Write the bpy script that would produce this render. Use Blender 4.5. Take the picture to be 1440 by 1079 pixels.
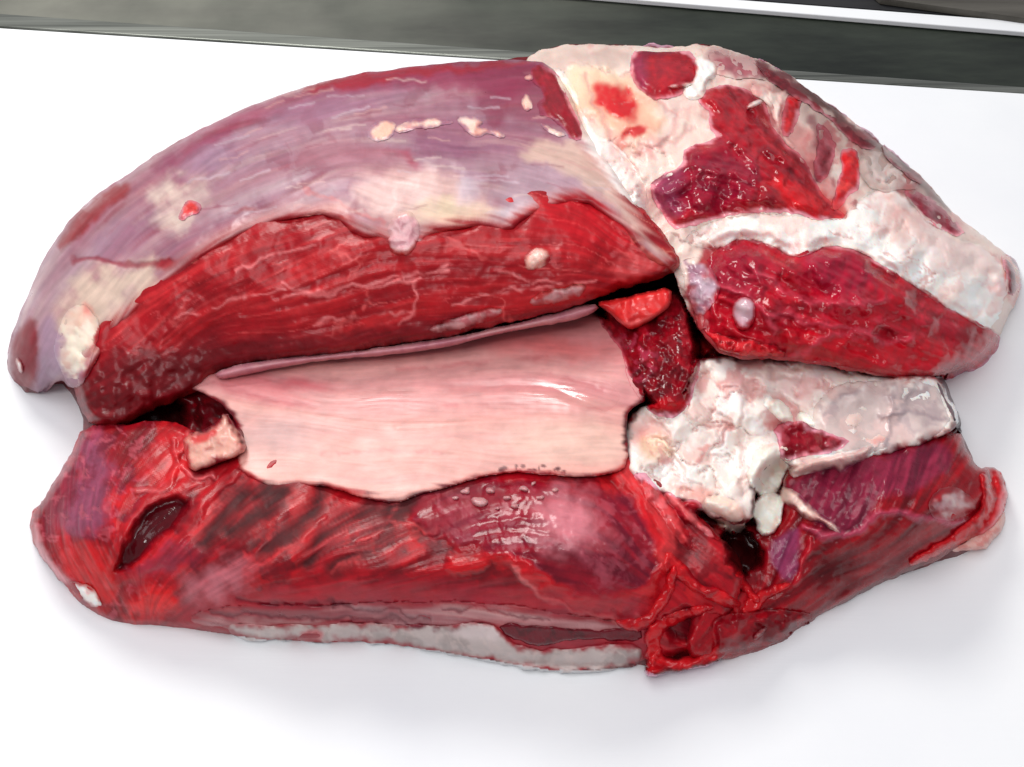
import bpy, math, random
import numpy as np
from mathutils import Vector

random.seed(7)
for o in list(bpy.data.objects):
    bpy.data.objects.remove(o)
scn = bpy.context.scene
COL = scn.collection

# ------------------------------------------------------------------ camera
LENS, PITCH, DIST = 40.0, math.radians(52), 0.58
cam_d = bpy.data.cameras.new('camera')
cam = bpy.data.objects.new('camera', cam_d)
COL.objects.link(cam)
CAMP = np.array([0.0, -DIST * math.cos(PITCH), DIST * math.sin(PITCH)])
cam.location = CAMP.tolist()
cam.rotation_euler = (math.pi / 2 - PITCH, 0, 0)
cam_d.lens = LENS
cam_d.sensor_width = 36
cam_d.clip_start = 0.01
cam_d.clip_end = 50
scn.camera = cam

# ------------------------------------------------------------------ light
world = bpy.data.worlds.new('World')
scn.world = world
world.use_nodes = True
bg = world.node_tree.nodes['Background']
bg.inputs[0].default_value = (0.90, 0.91, 1.0, 1)
bg.inputs[1].default_value = 0.42


def area(name, loc, target, size, power, color, sy=None):
    d = bpy.data.lights.new(name, 'AREA')
    d.energy = power
    d.size = size
    d.color = color
    if sy:
        d.shape = 'RECTANGLE'
        d.size_y = sy
    o = bpy.data.objects.new(name, d)
    COL.objects.link(o)
    o.location = loc
    o.rotation_euler = (Vector(target) - Vector(loc)).to_track_quat('-Z', 'Y').to_euler()
    return o


area('back_lamp', (-0.36, 0.74, 0.86), (0.0, 0.0, 0.0), 0.46, 8.5, (1.0, 0.99, 0.95), 0.30)
area('fill_light', (-0.15, -0.15, 1.25), (0.0, 0.0, 0.0), 1.1, 7.8, (0.97, 0.97, 1.0), 0.7)  # unseen soft fill added overhead to light the shaded sides
area('front_tube', (-0.30, -0.50, 1.05), (0.0, 0.05, 0.0), 0.30, 2.2, (1.0, 0.99, 0.98), 0.04)

scn.view_settings.view_transform = 'Standard'
scn.view_settings.look = 'None'
scn.view_settings.exposure = 0.0
scn.view_settings.gamma = 1.0

# ------------------------------------------------------------------ helpers
FPX = 1440 * LENS / 36.0


def place(u, v, h):
    """point at height h (m) seen at photo position u, v"""
    u = np.asarray(u, float); v = np.asarray(v, float); h = np.asarray(h, float)
    x = (u - 720) / FPX
    y = -(v - 539.5) / FPX
    sp, cp = math.sin(PITCH), math.cos(PITCH)
    dx = x
    dy = y * sp + cp
    dz = y * cp - sp
    t = (h - CAMP[2]) / dz
    return np.stack([CAMP[0] + dx * t, CAMP[1] + dy * t, CAMP[2] + dz * t], -1)


def tag(o, label=None, cat=None, kind=None, group=None):
    if label: o['label'] = label
    if cat: o['category'] = cat
    if kind: o['kind'] = kind
    if group: o['group'] = group
    return o


def lin(c):
    c = np.array(c, float) / 255.0
    return np.where(c <= 0.04045, c / 12.92, ((c + 0.055) / 1.055) ** 2.4)


# ---- noise
_T = np.random.RandomState(11).rand(512, 512).astype(np.float32)


def n2(x, y, s=0):
    x = x + s * 37.31; y = y + s * 91.17
    xi = np.floor(x).astype(np.int64); yi = np.floor(y).astype(np.int64)
    fx = x - xi; fy = y - yi
    fx = fx * fx * fx * (fx * (fx * 6 - 15) + 10)
    fy = fy * fy * fy * (fy * (fy * 6 - 15) + 10)
    a = _T[yi & 511, xi & 511]; b = _T[yi & 511, (xi + 1) & 511]
    c = _T[(yi + 1) & 511, xi & 511]; d = _T[(yi + 1) & 511, (xi + 1) & 511]
    return (a + (b - a) * fx) * (1 - fy) + (c + (d - c) * fx) * fy


def fbm(x, y, s=0, o=4, g=0.5):
    r = 0; a = 1.0; t = 0
    for i in range(o):
        r = r + a * (n2(x, y, s + i * 3.7) - 0.5) * 2
        t += a
        a *= g; x = x * 2.03 + 5.1; y = y * 2.03 + 1.7
    return r / t * 1.35


def sst(a, b, x):
    t = np.clip((x - a) / (b - a), 0, 1)
    return t * t * (3 - 2 * t)


def seg_dist(P, U, V, closed):
    P = np.array(P, float)
    n = len(P)
    best = np.full(U.shape, 1e9)
    for i in range(n if closed else n - 1):
        a = P[i]; b = P[(i + 1) % n]
        d = b - a
        L = max(d @ d, 1e-6)
        t = np.clip(((U - a[0]) * d[0] + (V - a[1]) * d[1]) / L, 0, 1)
        best = np.minimum(best, (U - a[0] - t * d[0]) ** 2 + (V - a[1] - t * d[1]) ** 2)
    return np.sqrt(best)


def inside(P, U, V):
    P = np.array(P, float)
    n = len(P)
    r = np.zeros(U.shape, bool)
    for i in range(n):
        x0, y0 = P[i]; x1, y1 = P[(i + 1) % n]
        if y0 == y1: continue
        c = ((y0 > V) != (y1 > V)) & (U < (x1 - x0) * (V - y0) / (y1 - y0) + x0)
        r ^= c
    return r


def smooth_poly(P, it=2, closed=True):
    P = [tuple(map(float, p)) for p in P]
    for _ in range(it):
        Q = []
        n = len(P)
        if not closed: Q.append(P[0])
        for i in range(n if closed else n - 1):
            a = P[i]; b = P[(i + 1) % n]
            Q.append((a[0] * .75 + b[0] * .25, a[1] * .75 + b[1] * .25))
            Q.append((a[0] * .25 + b[0] * .75, a[1] * .25 + b[1] * .75))
        if not closed: Q.append(P[-1])
        P = Q
    return P


def sdf(P, U, V, it=1):
    if it: P = smooth_poly(P, it)
    d = seg_dist(P, U, V, True)
    return np.where(inside(P, U, V), d, -d)


def tps(pts, U, V, lam=1e-3):
    pts = np.array(pts, float)
    xy = pts[:, :2] / 1000.0; z = pts[:, 2]
    n = len(xy)

    def k(r2):
        return np.where(r2 > 1e-12, 0.5 * r2 * np.log(np.maximum(r2, 1e-12)), 0)
    r2 = ((xy[:, None] - xy[None]) ** 2).sum(-1)
    A = np.zeros((n + 3, n + 3))
    A[:n, :n] = k(r2) + lam * np.eye(n)
    A[:n, n] = 1; A[:n, n + 1:] = xy
    A[n, :n] = 1; A[n + 1:, :n] = xy.T
    w = np.linalg.solve(A, np.concatenate([z, np.zeros(3)]))
    X = U / 1000.0; Y = V / 1000.0
    out = w[n] + w[n + 1] * X + w[n + 2] * Y
    for i in range(n):
        out = out + w[i] * k((X - xy[i, 0]) ** 2 + (Y - xy[i, 1]) ** 2)
    return out


# ------------------------------------------------------------------ tissue surface sheets
STEP = 2.0
GU = np.arange(-40, 1480, STEP); GV = np.arange(20, 1000, STEP)
CU, CV = np.meshgrid(GU, GV)
COMP = np.full(CU.shape, -1.0)          # height in cm of what has been built so far
COMPC = np.zeros(CU.shape + (3,)) + 0.7
WARPX = fbm(CU / 23, CV / 23, 101, 4) * 6
WARPY = fbm(CU / 23, CV / 23, 151, 4) * 6


class Sheet:
    """one piece of tissue: an outline, a height over the board and its own colours"""

    def __init__(s, name, outline, rag=3.0, ragscale=18, smooth=1, seed=1, pad=12):
        s.name = name; s.seed = seed
        P = np.array(outline, float)
        x0, y0 = P.min(0) - pad - rag; x1, y1 = P.max(0) + pad + rag
        i0 = max(int((y0 - GV[0]) / STEP), 0); i1 = min(int((y1 - GV[0]) / STEP) + 2, len(GV))
        j0 = max(int((x0 - GU[0]) / STEP), 0); j1 = min(int((x1 - GU[0]) / STEP) + 2, len(GU))
        s.sl = (slice(i0, i1), slice(j0, j1))
        s.U = CU[s.sl]; s.V = CV[s.sl]
        s.wx = WARPX[s.sl]; s.wy = WARPY[s.sl]
        s.d = sdf(outline, s.U, s.V, smooth)
        if rag:
            s.d = s.d + fbm(s.U / ragscale, s.V / ragscale, seed + 0.3, 3) * rag
        s.h = np.zeros(s.U.shape)
        s.c = np.zeros(s.U.shape + (3,))
        s.rough = np.full(s.U.shape, 0.34)
        s.psi = None
        s.amount = np.zeros(s.U.shape)      # fine fibre relief

    # heights (cm)
    def height(s, pts, lam=1e-3): s.h = tps(pts, s.U, s.V, lam); return s
    def over(s, off): s.h = COMP[s.sl] + off; return s

    def smoothcomp(s, off, n=6):
        a = COMP[s.sl].copy(); a[a < 0] = 0
        for _ in range(n):
            p = np.pad(a, 1, mode='edge')
            a = (p[:-2, 1:-1] + p[2:, 1:-1] + p[1:-1, :-2] + p[1:-1, 2:] + a) / 5
        s.h = a + off; return s

    def edge(s, drop, w, din=None, win=None):
        """roll the rim down: drop/w where the rim is the outer outline of the joint, din/win along inner seams"""
        if din is None:
            t = np.clip(s.d / w, 0, 1)
            s.h = s.h - drop * (1 - np.sqrt(np.clip(1 - (1 - t) ** 2, 0, 1)))
        else:
            t = np.clip(np.where(DOUT[s.sl] < 1, 0, DOUT[s.sl]) / w, 0, 1)
            s.h = s.h - drop * (1 - np.sqrt(np.clip(1 - (1 - t) ** 2, 0, 1)))
            t = np.clip(s.d / win, 0, 1)
            s.h = s.h - din * (1 - t) ** 2
        return s

    def feather(s, w):
        """tissue colour runs out into what lies beneath over w px"""
        nzf = fbm(s.U / 13, s.V / 13, s.seed + 3.3, 3) if s.psi is None else s.fib(34, 5, 77)
        m = (1 - sst(0, w, s.d + nzf * w * .6))[..., None]
        s.c = s.c * (1 - m) + COMPC[s.sl] * m
        return s

    def puff(s, m, amt): s.h = s.h + m * amt; return s
    def lumps(s, sc, amt, seed=0, o=3): s.h = s.h + fbm((s.U * .8 + s.V * .6 + s.wx * .8) / sc, (s.V * .8 - s.U * .6 + s.wy * .8) / sc, s.seed + seed, o) * amt; return s

    # masks
    def poly(s, P, soft=4, rag=1.0, it=1):
        d = sdf(P, s.U + s.wx * rag, s.V + s.wy * rag, it)
        return sst(-soft, soft, d)

    def line(s, P, w=2, soft=2, rag=0.6, it=2):
        d = seg_dist(smooth_poly(P, it, False), s.U + s.wx * rag, s.V + s.wy * rag, False)
        return 1 - sst(w - soft * .5, w + soft, d)

    def ell(s, x, y, rx, ry, ang=0, soft=0.5, rag=1.0):
        a = math.radians(ang); X = s.U + s.wx * rag - x; Y = s.V + s.wy * rag - y
        p = (X * math.cos(a) + Y * math.sin(a)) / rx; q = (-X * math.sin(a) + Y * math.cos(a)) / ry
        return 1 - sst(1 - soft, 1 + soft * .5, np.sqrt(p * p + q * q))

    def nz(s, sc, a, b, seed=0, o=4): 
        k = max(1.6, sc / 14)
        return sst(a, b, fbm((s.U * .8 + s.V * .6 + s.wx * k) / sc, (s.V * .8 - s.U * .6 + s.wy * k) / sc, s.seed + seed, o))

    def lobules(s, sc, w=.05, depth=.07, c=(214, 140, 132), a=.6, seed=21):
        """thin winding seams that split fat into soft lobes"""
        k = np.abs(fbm((s.U + s.wx * 2.2) / sc, (s.V + s.wy * 2.2) / sc * 1.3, s.seed + seed, 3))
        gate = s.nz(sc * 1.6, -.35, .25, seed + 3)
        m = (1 - sst(0, w, k)) * gate
        s.mix(m, c, a); s.puff((1 - sst(0, w * 3, k)) * gate, -depth)
        return s

    def flow(s, pts):
        """fibre direction: (u, v, angle in degrees, positive = falling to the right)"""
        cx = 0; cy = 0
        for u, v, a in pts:
            w = 1 / (((s.U - u) ** 2 + (s.V - v) ** 2) / 2500 + .3) ** 1.5
            cx = cx + w * math.cos(math.radians(2 * a)); cy = cy + w * math.sin(math.radians(2 * a))
        a = np.arctan2(cy, cx) / 2 + fbm(s.U / 60, s.V / 60, s.seed + 7, 2) * .16
        s.psi = a
        s.tx = np.cos(a); s.ty = np.sin(a)
        return s

    def fib(s, L, W, seed=0, o=2, wob=0):
        """streaks: noise smeared along the fibre direction"""
        n = max(int(L / W * 1.6), 6); ds = L / n
        hgt, wid = s.U.shape
        c0, s0 = math.cos(.6 + seed), math.sin(.6 + seed); c1, s1 = math.cos(1.7 + seed), math.sin(1.7 + seed)
        base = lambda x, y: (n2((c0 * x + s0 * y) / W, (c0 * y - s0 * x) / W, s.seed + seed) - .5 + n2((c1 * x + s1 * y) / W + 3.7, (c1 * y - s1 * x) / W, s.seed + seed + 2) - .5
                             + .5 * (n2((c0 * x - s0 * y) / W * 2.1, (c0 * y + s0 * x) / W * 2.1, s.seed + seed + 5) - .5))
        acc = base(s.U, s.V)
        for sg in (1, -1):
            x = s.U.copy(); y = s.V.copy(); px = s.tx * sg; py = s.ty * sg
            for k in range(n):
                x = x + px * ds; y = y + py * ds
                j = np.clip(((x - s.U[0, 0]) / STEP).astype(int), 0, wid - 1); i = np.clip(((y - s.V[0, 0]) / STEP).astype(int), 0, hgt - 1)
                qx = s.tx[i, j]; qy = s.ty[i, j]
                f = np.sign(qx * px + qy * py); px = qx * f; py = qy * f
                acc = acc + base(x, y) * math.cos((k + 1) / (n + 1) * math.pi / 2)
        return acc / acc.std() * .32

    # colours
    def fill(s, c): s.c[:] = lin(c); return s

    def mix(s, m, c, a=1.0):
        m = (m * a)[..., None]
        s.c = s.c * (1 - m) + lin(c) * m; return s

    def mul(s, k): s.c = s.c * k[..., None]; return s

    def wet(s, m, r): s.rough = s.rough * (1 - m) + r * m; return s

    def build(s, mat, parent, label=None, keep=10, albedo=0.86, name=None, stuff=False, floor=-0.15):
        global COMP
        h = np.maximum(s.h, floor)
        sub = COMP[s.sl]
        R1, R2 = 1.5 * STEP, 3.0 * STEP
        gy, gx = np.gradient(s.d, STEP)
        g2 = gx * gx + gy * gy + 1e-3
        ring1 = (s.d < 0) & (s.d > -R1); ring2 = (s.d <= -R1)
        t1 = np.where(ring1, -s.d, 0) + np.where(ring2, -s.d - 0.8, 0)
        lim = 2.2 * STEP
        du = np.clip(gx / g2 * t1, -lim, lim); dv = np.clip(gy / g2 * t1, -lim, lim)
        UU = s.U + du; VV = s.V + dv
        h = np.where(ring2, np.maximum(np.where(DOUT[s.sl] < 12, -9, h - 1.6), floor), h)
        keepv = s.d > -R2
        vis = keepv & (h > sub - 1.0)
        cells = vis[:-1, :-1] | vis[1:, :-1] | vis[:-1, 1:] | vis[1:, 1:]
        cells &= keepv[:-1, :-1] & keepv[1:, :-1] & keepv[:-1, 1:] & keepv[1:, 1:]
        r2 = ring2
        cells &= ~(r2[:-1, :-1] & r2[1:, :-1] & r2[:-1, 1:] & r2[1:, 1:])
        win = (s.d > -1) & (h >= sub)
        COMP[s.sl] = np.where(win, h, sub)
        COMPC[s.sl] = np.where(win[..., None], s.c, COMPC[s.sl])
        ii, jj = np.nonzero(cells)
        W = s.U.shape[1]
        quads = np.stack([ii * W + jj, (ii + 1) * W + jj, (ii + 1) * W + jj + 1, ii * W + jj + 1], -1)
        NV = s.U.size
        sk = ring2.ravel()[quads].any(1)
        quads[sk] += NV                      # the steep rim gets vertices of its own, so it does not bend the top's shading
        allu = np.unique(quads)
        remap = np.full(2 * NV, -1, np.int64); remap[allu] = np.arange(len(allu))
        q = remap[quads]
        used = allu % NV
        co = place(UU, VV, h / 100.0).reshape(-1, 3)[used]
        me = bpy.data.meshes.new(s.name)
        me.vertices.add(len(used)); me.vertices.foreach_set('co', co.astype(np.float32).ravel())
        me.loops.add(q.size); me.loops.foreach_set('vertex_index', q.ravel().astype(np.int32))
        me.polygons.add(len(q))
        me.polygons.foreach_set('loop_start', np.arange(0, q.size, 4, dtype=np.int32))
        me.polygons.foreach_set('loop_total', np.full(len(q), 4, np.int32))
        me.update(calc_edges=True)
        me.polygons.foreach_set('use_smooth', np.ones(len(q), bool))
        if mat is M_MUS: s.c = s.c * np.array([1.0, .50, .66])
        c = np.clip(s.c * albedo, 0.002, 0.9).reshape(-1, 3)[used]
        at = me.color_attributes.new('tissue', 'FLOAT_COLOR', 'POINT')
        at.data.foreach_set('color', np.concatenate([c, np.ones((len(c), 1))], 1).astype(np.float32).ravel())
        at = me.attributes.new('gloss', 'FLOAT', 'POINT')
        at.data.foreach_set('value', np.clip(s.rough, .06, 1).ravel()[used].astype(np.float32))
        if s.psi is None:
            g = fbm(s.U / 7, s.V / 7, s.seed + 9, 2)
        else:
            g = s.fib(26, 3.4, 31)
        at = me.attributes.new('grain', 'FLOAT', 'POINT')
        at.data.foreach_set('value', (g * .5 + .5).ravel()[used].astype(np.float32))
        at = me.attributes.new('relief', 'FLOAT', 'POINT')
        at.data.foreach_set('value', s.amount.ravel()[used].astype(np.float32))
        me.materials.append(mat)
        o = bpy.data.objects.new(name or s.name, me)
        COL.objects.link(o)
        o.parent = parent
        if label: o['label'] = label
        if stuff: o['kind'] = 'stuff'
        return o


def tissue(name, sss, spec, lump, lumpscale, fibre, coat=0.0, vary=0.12):
    m = bpy.data.materials.new(name); m.use_nodes = True
    nt = m.node_tree; N = nt.nodes; L = nt.links
    b = N['Principled BSDF']

    def attr(a):
        n = N.new('ShaderNodeAttribute'); n.attribute_name = a; return n
    col = attr('tissue'); gl = attr('gloss'); gr = attr('grain'); rl = attr('relief')
    tc = N.new('ShaderNodeTexCoord')
    # fine colour breakup
    ln = N.new('ShaderNodeTexNoise'); ln.inputs['Scale'].default_value = lumpscale; ln.inputs['Detail'].default_value = 4
    L.new(tc.outputs['Object'], ln.inputs['Vector'])
    mr = N.new('ShaderNodeMapRange'); mr.inputs['From Min'].default_value = 0.3; mr.inputs['From Max'].default_value = 0.7
    mr.inputs['To Min'].default_value = 1 - vary; mr.inputs['To Max'].default_value = 1 + vary
    L.new(ln.outputs[0], mr.inputs[0])
    fc = N.new('ShaderNodeMapRange'); fc.inputs['From Min'].default_value = 0.3; fc.inputs['From Max'].default_value = 0.7
    fc.inputs['To Min'].default_value = -0.20; fc.inputs['To Max'].default_value = 0.20
    L.new(gr.outputs['Fac'], fc.inputs[0])
    ma = N.new('ShaderNodeMath'); ma.operation = 'MULTIPLY_ADD'
    L.new(fc.outputs[0], ma.inputs[0]); L.new(rl.outputs['Fac'], ma.inputs[1]); L.new(mr.outputs[0], ma.inputs[2])
    mx = N.new('ShaderNodeVectorMath'); mx.operation = 'SCALE'
    L.new(col.outputs['Color'], mx.inputs[0]); L.new(ma.outputs[0], mx.inputs['Scale'])
    L.new(mx.outputs[0], b.inputs['Base Color'])
    # roughness breakup
    rn = N.new('ShaderNodeTexNoise'); rn.inputs['Scale'].default_value = lumpscale * .6
    L.new(tc.outputs['Object'], rn.inputs['Vector'])
    rr = N.new('ShaderNodeMapRange'); rr.inputs['To Min'].default_value = 0.65; rr.inputs['To Max'].default_value = 1.4
    L.new(rn.outputs[0], rr.inputs[0])
    rm = N.new('ShaderNodeMath'); rm.operation = 'MULTIPLY'
    L.new(gl.outputs['Fac'], rm.inputs[0]); L.new(rr.outputs[0], rm.inputs[1]); L.new(rm.outputs[0], b.inputs['Roughness'])
    b.inputs['Specular IOR Level'].default_value = spec
    b.inputs['Subsurface Weight'].default_value = sss
    b.inputs['Subsurface Radius'].default_value = (1.0, 0.25, 0.15)
    b.inputs['Subsurface Scale'].default_value = 0.004
    b.inputs['Coat Weight'].default_value = coat
    b.inputs['Coat Roughness'].default_value = 0.12
    b1 = N.new('ShaderNodeBump'); b1.inputs['Distance'].default_value = 0.001; b1.inputs['Strength'].default_value = lump
    L.new(ln.outputs[0], b1.inputs['Height'])
    ms = N.new('ShaderNodeMath'); ms.operation = 'MULTIPLY'; ms.inputs[1].default_value = fibre
    L.new(rl.outputs['Fac'], ms.inputs[0])
    b2 = N.new('ShaderNodeBump'); b2.inputs['Distance'].default_value = 0.001
    L.new(ms.outputs[0], b2.inputs['Strength']); L.new(gr.outputs['Fac'], b2.inputs['Height'])
    L.new(b1.outputs[0], b2.inputs['Normal']); L.new(b2.outputs[0], b.inputs['Normal'])
    return m


M_MUS = tissue('wet_muscle', 0.05, 0.28, 0.22, 200, 0.30)
M_SKIN = tissue('silverskin', 0.05, 0.30, 0.12, 150, 0.18, vary=.07)
M_FAT = tissue('fat', 0.35, 0.4, 0.10, 70, 0.2, vary=.04)
M_BONE = tissue('fascia_film', 0.12, 0.45, 0.12, 110, 0.45)

# tone names (picture sRGB of the tissue under plain light)
RED = (196, 30, 38); DEEP = (136, 14, 28); MAROON = (104, 10, 26); BRIGHT = (222, 40, 40)
MAUVE = (178, 126, 142); LAV = (168, 132, 160); PLUM = (140, 52, 84); ROSE = (206, 140, 142)
CREAM = (240, 214, 190); WHITE = (250, 232, 226); PINK = (232, 160, 156); GAP_DARK = (52, 6, 14)
YEL = (244, 220, 168); GREY = (196, 178, 176)

# ================================================================== THE SETTING
def prism(name, top, z0, z1, mat, parent=None, bevel=0.0, u3=False):
    """slab whose top outline is given as world (x, y)"""
    import bmesh
    bm = bmesh.new()
    a = [bm.verts.new((p[0], p[1], z1)) for p in top]
    b = [bm.verts.new((p[0], p[1], z0)) for p in top]
    n = len(top)
    bm.faces.new(a)
    bm.faces.new(b[::-1])
    for i in range(n):
        bm.faces.new((a[i], b[i], b[(i + 1) % n], a[(i + 1) % n]))
    bmesh.ops.recalc_face_normals(bm, faces=bm.faces)
    if bevel:
        bmesh.ops.bevel(bm, geom=list(bm.edges), offset=bevel, segments=3, affect='EDGES', profile=0.5)
    me = bpy.data.meshes.new(name); bm.to_mesh(me); bm.free()
    me.materials.append(mat)
    o = bpy.data.objects.new(name, me); COL.objects.link(o)
    if parent: o.parent = parent
    return o


def W(u, v, h): return place(u, v, h)[:2]


def lineext(p, q, a, b):
    d = q - p
    return p + d * a, p + d * b


def simple(name, build):
    m = bpy.data.materials.new(name); m.use_nodes = True
    build(m.node_tree.nodes, m.node_tree.links, m.node_tree.nodes['Principled BSDF'])
    return m


def plastic(N, L, b):
    tc = N.new('ShaderNodeTexCoord')
    n = N.new('ShaderNodeTexNoise'); n.inputs['Scale'].default_value = 6; n.inputs['Detail'].default_value = 6
    L.new(tc.outputs['Object'], n.inputs[0])
    r = N.new('ShaderNodeValToRGB')
    r.color_ramp.elements[0].color = (0.78, 0.79, 0.80, 1); r.color_ramp.elements[1].color = (0.84, 0.845, 0.84, 1)
    r.color_ramp.elements[0].position = 0.35; r.color_ramp.elements[1].position = 0.65
    L.new(n.outputs[0], r.inputs[0]); L.new(r.outputs[0], b.inputs['Base Color'])
    b.inputs['Roughness'].default_value = 0.5
    b.inputs['Specular IOR Level'].default_value = 0.3
    mp = N.new('ShaderNodeMapping'); mp.inputs['Scale'].default_value = (30, 400, 30); mp.inputs['Rotation'].default_value = (0, 0, 0.5)
    L.new(tc.outputs['Object'], mp.inputs[0])
    s = N.new('ShaderNodeTexNoise'); s.inputs['Scale'].default_value = 1; s.inputs['Detail'].default_value = 2
    L.new(mp.outputs[0], s.inputs[0])
    bp = N.new('ShaderNodeBump'); bp.inputs['Strength'].default_value = 0.08; bp.inputs['Distance'].default_value = 0.001
    L.new(s.outputs[0], bp.inputs['Height']); L.new(bp.outputs[0], b.inputs['Normal'])


def steel(dark, light, metal, rough, stretch=(6, 60, 6), painted_sheen=None):
    def f(N, L, b):
        tc = N.new('ShaderNodeTexCoord')
        mp = N.new('ShaderNodeMapping'); mp.inputs['Scale'].default_value = stretch
        L.new(tc.outputs['Object'], mp.inputs[0])
        n = N.new('ShaderNodeTexNoise'); n.inputs['Scale'].default_value = 1; n.inputs['Detail'].default_value = 8
        n.inputs['Roughness'].default_value = 0.65
        L.new(mp.outputs[0], n.inputs[0])
        r = N.new('ShaderNodeValToRGB')
        r.color_ramp.elements[0].color = dark + (1,); r.color_ramp.elements[1].color = light + (1,)
        r.color_ramp.elements[0].position = 0.32; r.color_ramp.elements[1].position = 0.72
        L.new(n.outputs[0], r.inputs[0]); L.new(r.outputs[0], b.inputs['Base Color'])
        if painted_sheen:  # lighter patch around this point: a reflection painted into the colour
            dn = N.new('ShaderNodeVectorMath'); dn.operation = 'DISTANCE'; dn.inputs[1].default_value = painted_sheen
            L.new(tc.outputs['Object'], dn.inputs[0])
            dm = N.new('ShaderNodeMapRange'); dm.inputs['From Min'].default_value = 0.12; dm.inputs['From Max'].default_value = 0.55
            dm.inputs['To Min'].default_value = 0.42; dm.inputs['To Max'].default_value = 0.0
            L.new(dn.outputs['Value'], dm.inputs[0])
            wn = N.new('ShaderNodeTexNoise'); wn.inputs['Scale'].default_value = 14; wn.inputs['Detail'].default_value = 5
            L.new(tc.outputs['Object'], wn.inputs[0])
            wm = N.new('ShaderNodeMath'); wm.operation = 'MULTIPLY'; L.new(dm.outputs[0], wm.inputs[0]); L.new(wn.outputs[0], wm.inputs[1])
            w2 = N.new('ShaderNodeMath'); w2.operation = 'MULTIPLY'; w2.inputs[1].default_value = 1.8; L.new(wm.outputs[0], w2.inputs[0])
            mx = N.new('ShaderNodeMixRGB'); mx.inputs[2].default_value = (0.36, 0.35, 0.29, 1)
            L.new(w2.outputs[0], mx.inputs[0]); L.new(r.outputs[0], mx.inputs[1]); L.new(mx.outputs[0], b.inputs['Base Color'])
        b.inputs['Metallic'].default_value = metal
        rr = N.new('ShaderNodeMapRange'); rr.inputs['To Min'].default_value = rough * .7; rr.inputs['To Max'].default_value = rough * 1.4
        L.new(n.outputs[0], rr.inputs[0]); L.new(rr.outputs[0], b.inputs['Roughness'])
    return f


ZT_ = -0.021
M_BOARD = simple('white_plastic', plastic)
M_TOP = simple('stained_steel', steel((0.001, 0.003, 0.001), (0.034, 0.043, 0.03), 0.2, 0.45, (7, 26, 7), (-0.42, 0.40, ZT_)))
M_EDGE = simple('brushed_steel', steel((0.07, 0.075, 0.065), (0.26, 0.27, 0.24), 0.6, 0.35, (3, 200, 30)))
M_WBAR = simple('white_trim', plastic)
M_DARK = simple('dark_recess', steel((0.004, 0.004, 0.006), (0.02, 0.02, 0.02), 0.0, 0.7))
M_TAUPE = simple('taupe_panel', steel((0.05, 0.045, 0.035), (0.13, 0.12, 0.10), 0.2, 0.5))

# far edge of the cutting board
bl, br = lineext(W(0, 39, 0), W(1440, 131, 0), -0.25, 1.25)
board = prism('cutting_board', [bl, br, (br[0] + 0.02, -0.50), (bl[0] - 0.02, -0.50)], -0.02, 0.0, M_BOARD, bevel=0.0012)
tag(board, 'large white plastic cutting board lying under the meat', 'cutting board')
ZT = -0.021
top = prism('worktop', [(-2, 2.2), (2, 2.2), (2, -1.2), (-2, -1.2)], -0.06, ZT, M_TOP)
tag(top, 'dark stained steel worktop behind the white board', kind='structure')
# thin steel rail along the back of the board
e1 = lineext(W(0, 19, -0.003), W(1440, 122, -0.003), -0.25, 1.25)
e2 = lineext(W(0, 37, -0.003), W(1440, 130, -0.003), -0.25, 1.25)
rail = prism('steel_rail', [e1[0], e1[1], e2[1], e2[0]], ZT + 0.0005, -0.003, M_EDGE, bevel=0.001)
tag(rail, 'thin bright steel rail running along the back edge of the white board', 'rail')
w1 = lineext(W(1045, 0, -.0165), W(1440, 30, -.0165), -3.4, 2.4)
w2 = lineext(W(900, 0, -.0165), W(1440, 45, -.0165), -2.4, 1.4)
wb = prism('white_trim', [w1[0], w1[1], w2[1], w2[0]], ZT + 0.0005, -0.0165, M_WBAR, bevel=0.0008)
tag(wb, 'narrow white trim strip across the worktop at the top right', 'trim')
d1 = lineext(W(1045, -1, -.018), W(1440, 29, -.018), -3.4, 2.4)
far = np.array([0.0, 0.9])
pn = prism('dark_gap_sheet', [d1[0] + far, d1[1] + far, d1[1], d1[0]], ZT + 0.0005, -0.018, M_DARK)  # dark sheet added for the shade in the gap beyond the trim
tag(pn, 'black sheet standing for the shaded gap behind the white trim strip at the top right', 'dark gap')
q = [W(1240, -3, -0.012), W(1560, -25, -0.012), W(1560, 34, -0.012), W(1440, 25, -0.012)]
tp = prism('grey_tray', [q[1] + np.array([0.0, .2]), q[1], q[2], q[3], q[0], q[0] + np.array([-0.1, .2])][::-1], -0.0175, -0.012, M_TAUPE, bevel=0.0006)
tag(tp, 'grey brown metal tray cut off by the top right corner', 'tray')

# ================================================================== THE MEAT
meat = bpy.data.objects.new('meat_joint', None)
COL.objects.link(meat)
meat.location = (0, 0, 0)
meat.empty_display_size = 0.05
tag(meat, 'large raw red joint of meat with white fat seams on the white board', 'raw meat')

OUT = [(8, 530), (12, 485), (38, 420), (60, 368), (90, 320), (125, 283), (175, 248), (240, 205), (330, 157), (430, 120), (540, 98), (640, 88), (735, 84),
       (765, 70), (810, 62), (880, 65), (955, 69), (990, 61), (1040, 76), (1090, 92), (1140, 128), (1190, 165), (1250, 212), (1300, 252), (1345, 305), (1400, 346),
       (1430, 370), (1437, 400), (1420, 440), (1402, 480), (1370, 512), (1325, 530), (1332, 570), (1362, 630), (1375, 658), (1408, 668), (1416, 715), (1395, 762), (1330, 795),
       (1260, 815), (1200, 845), (1150, 870), (1090, 915), (1010, 930), (930, 952), (900, 938), (800, 944), (700, 930), (560, 905), (440, 903),
       (340, 896), (240, 882), (170, 884), (120, 858), (80, 812), (48, 770), (40, 730), (68, 690), (100, 640), (118, 600), (105, 560), (82, 535), (45, 560)]

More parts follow.
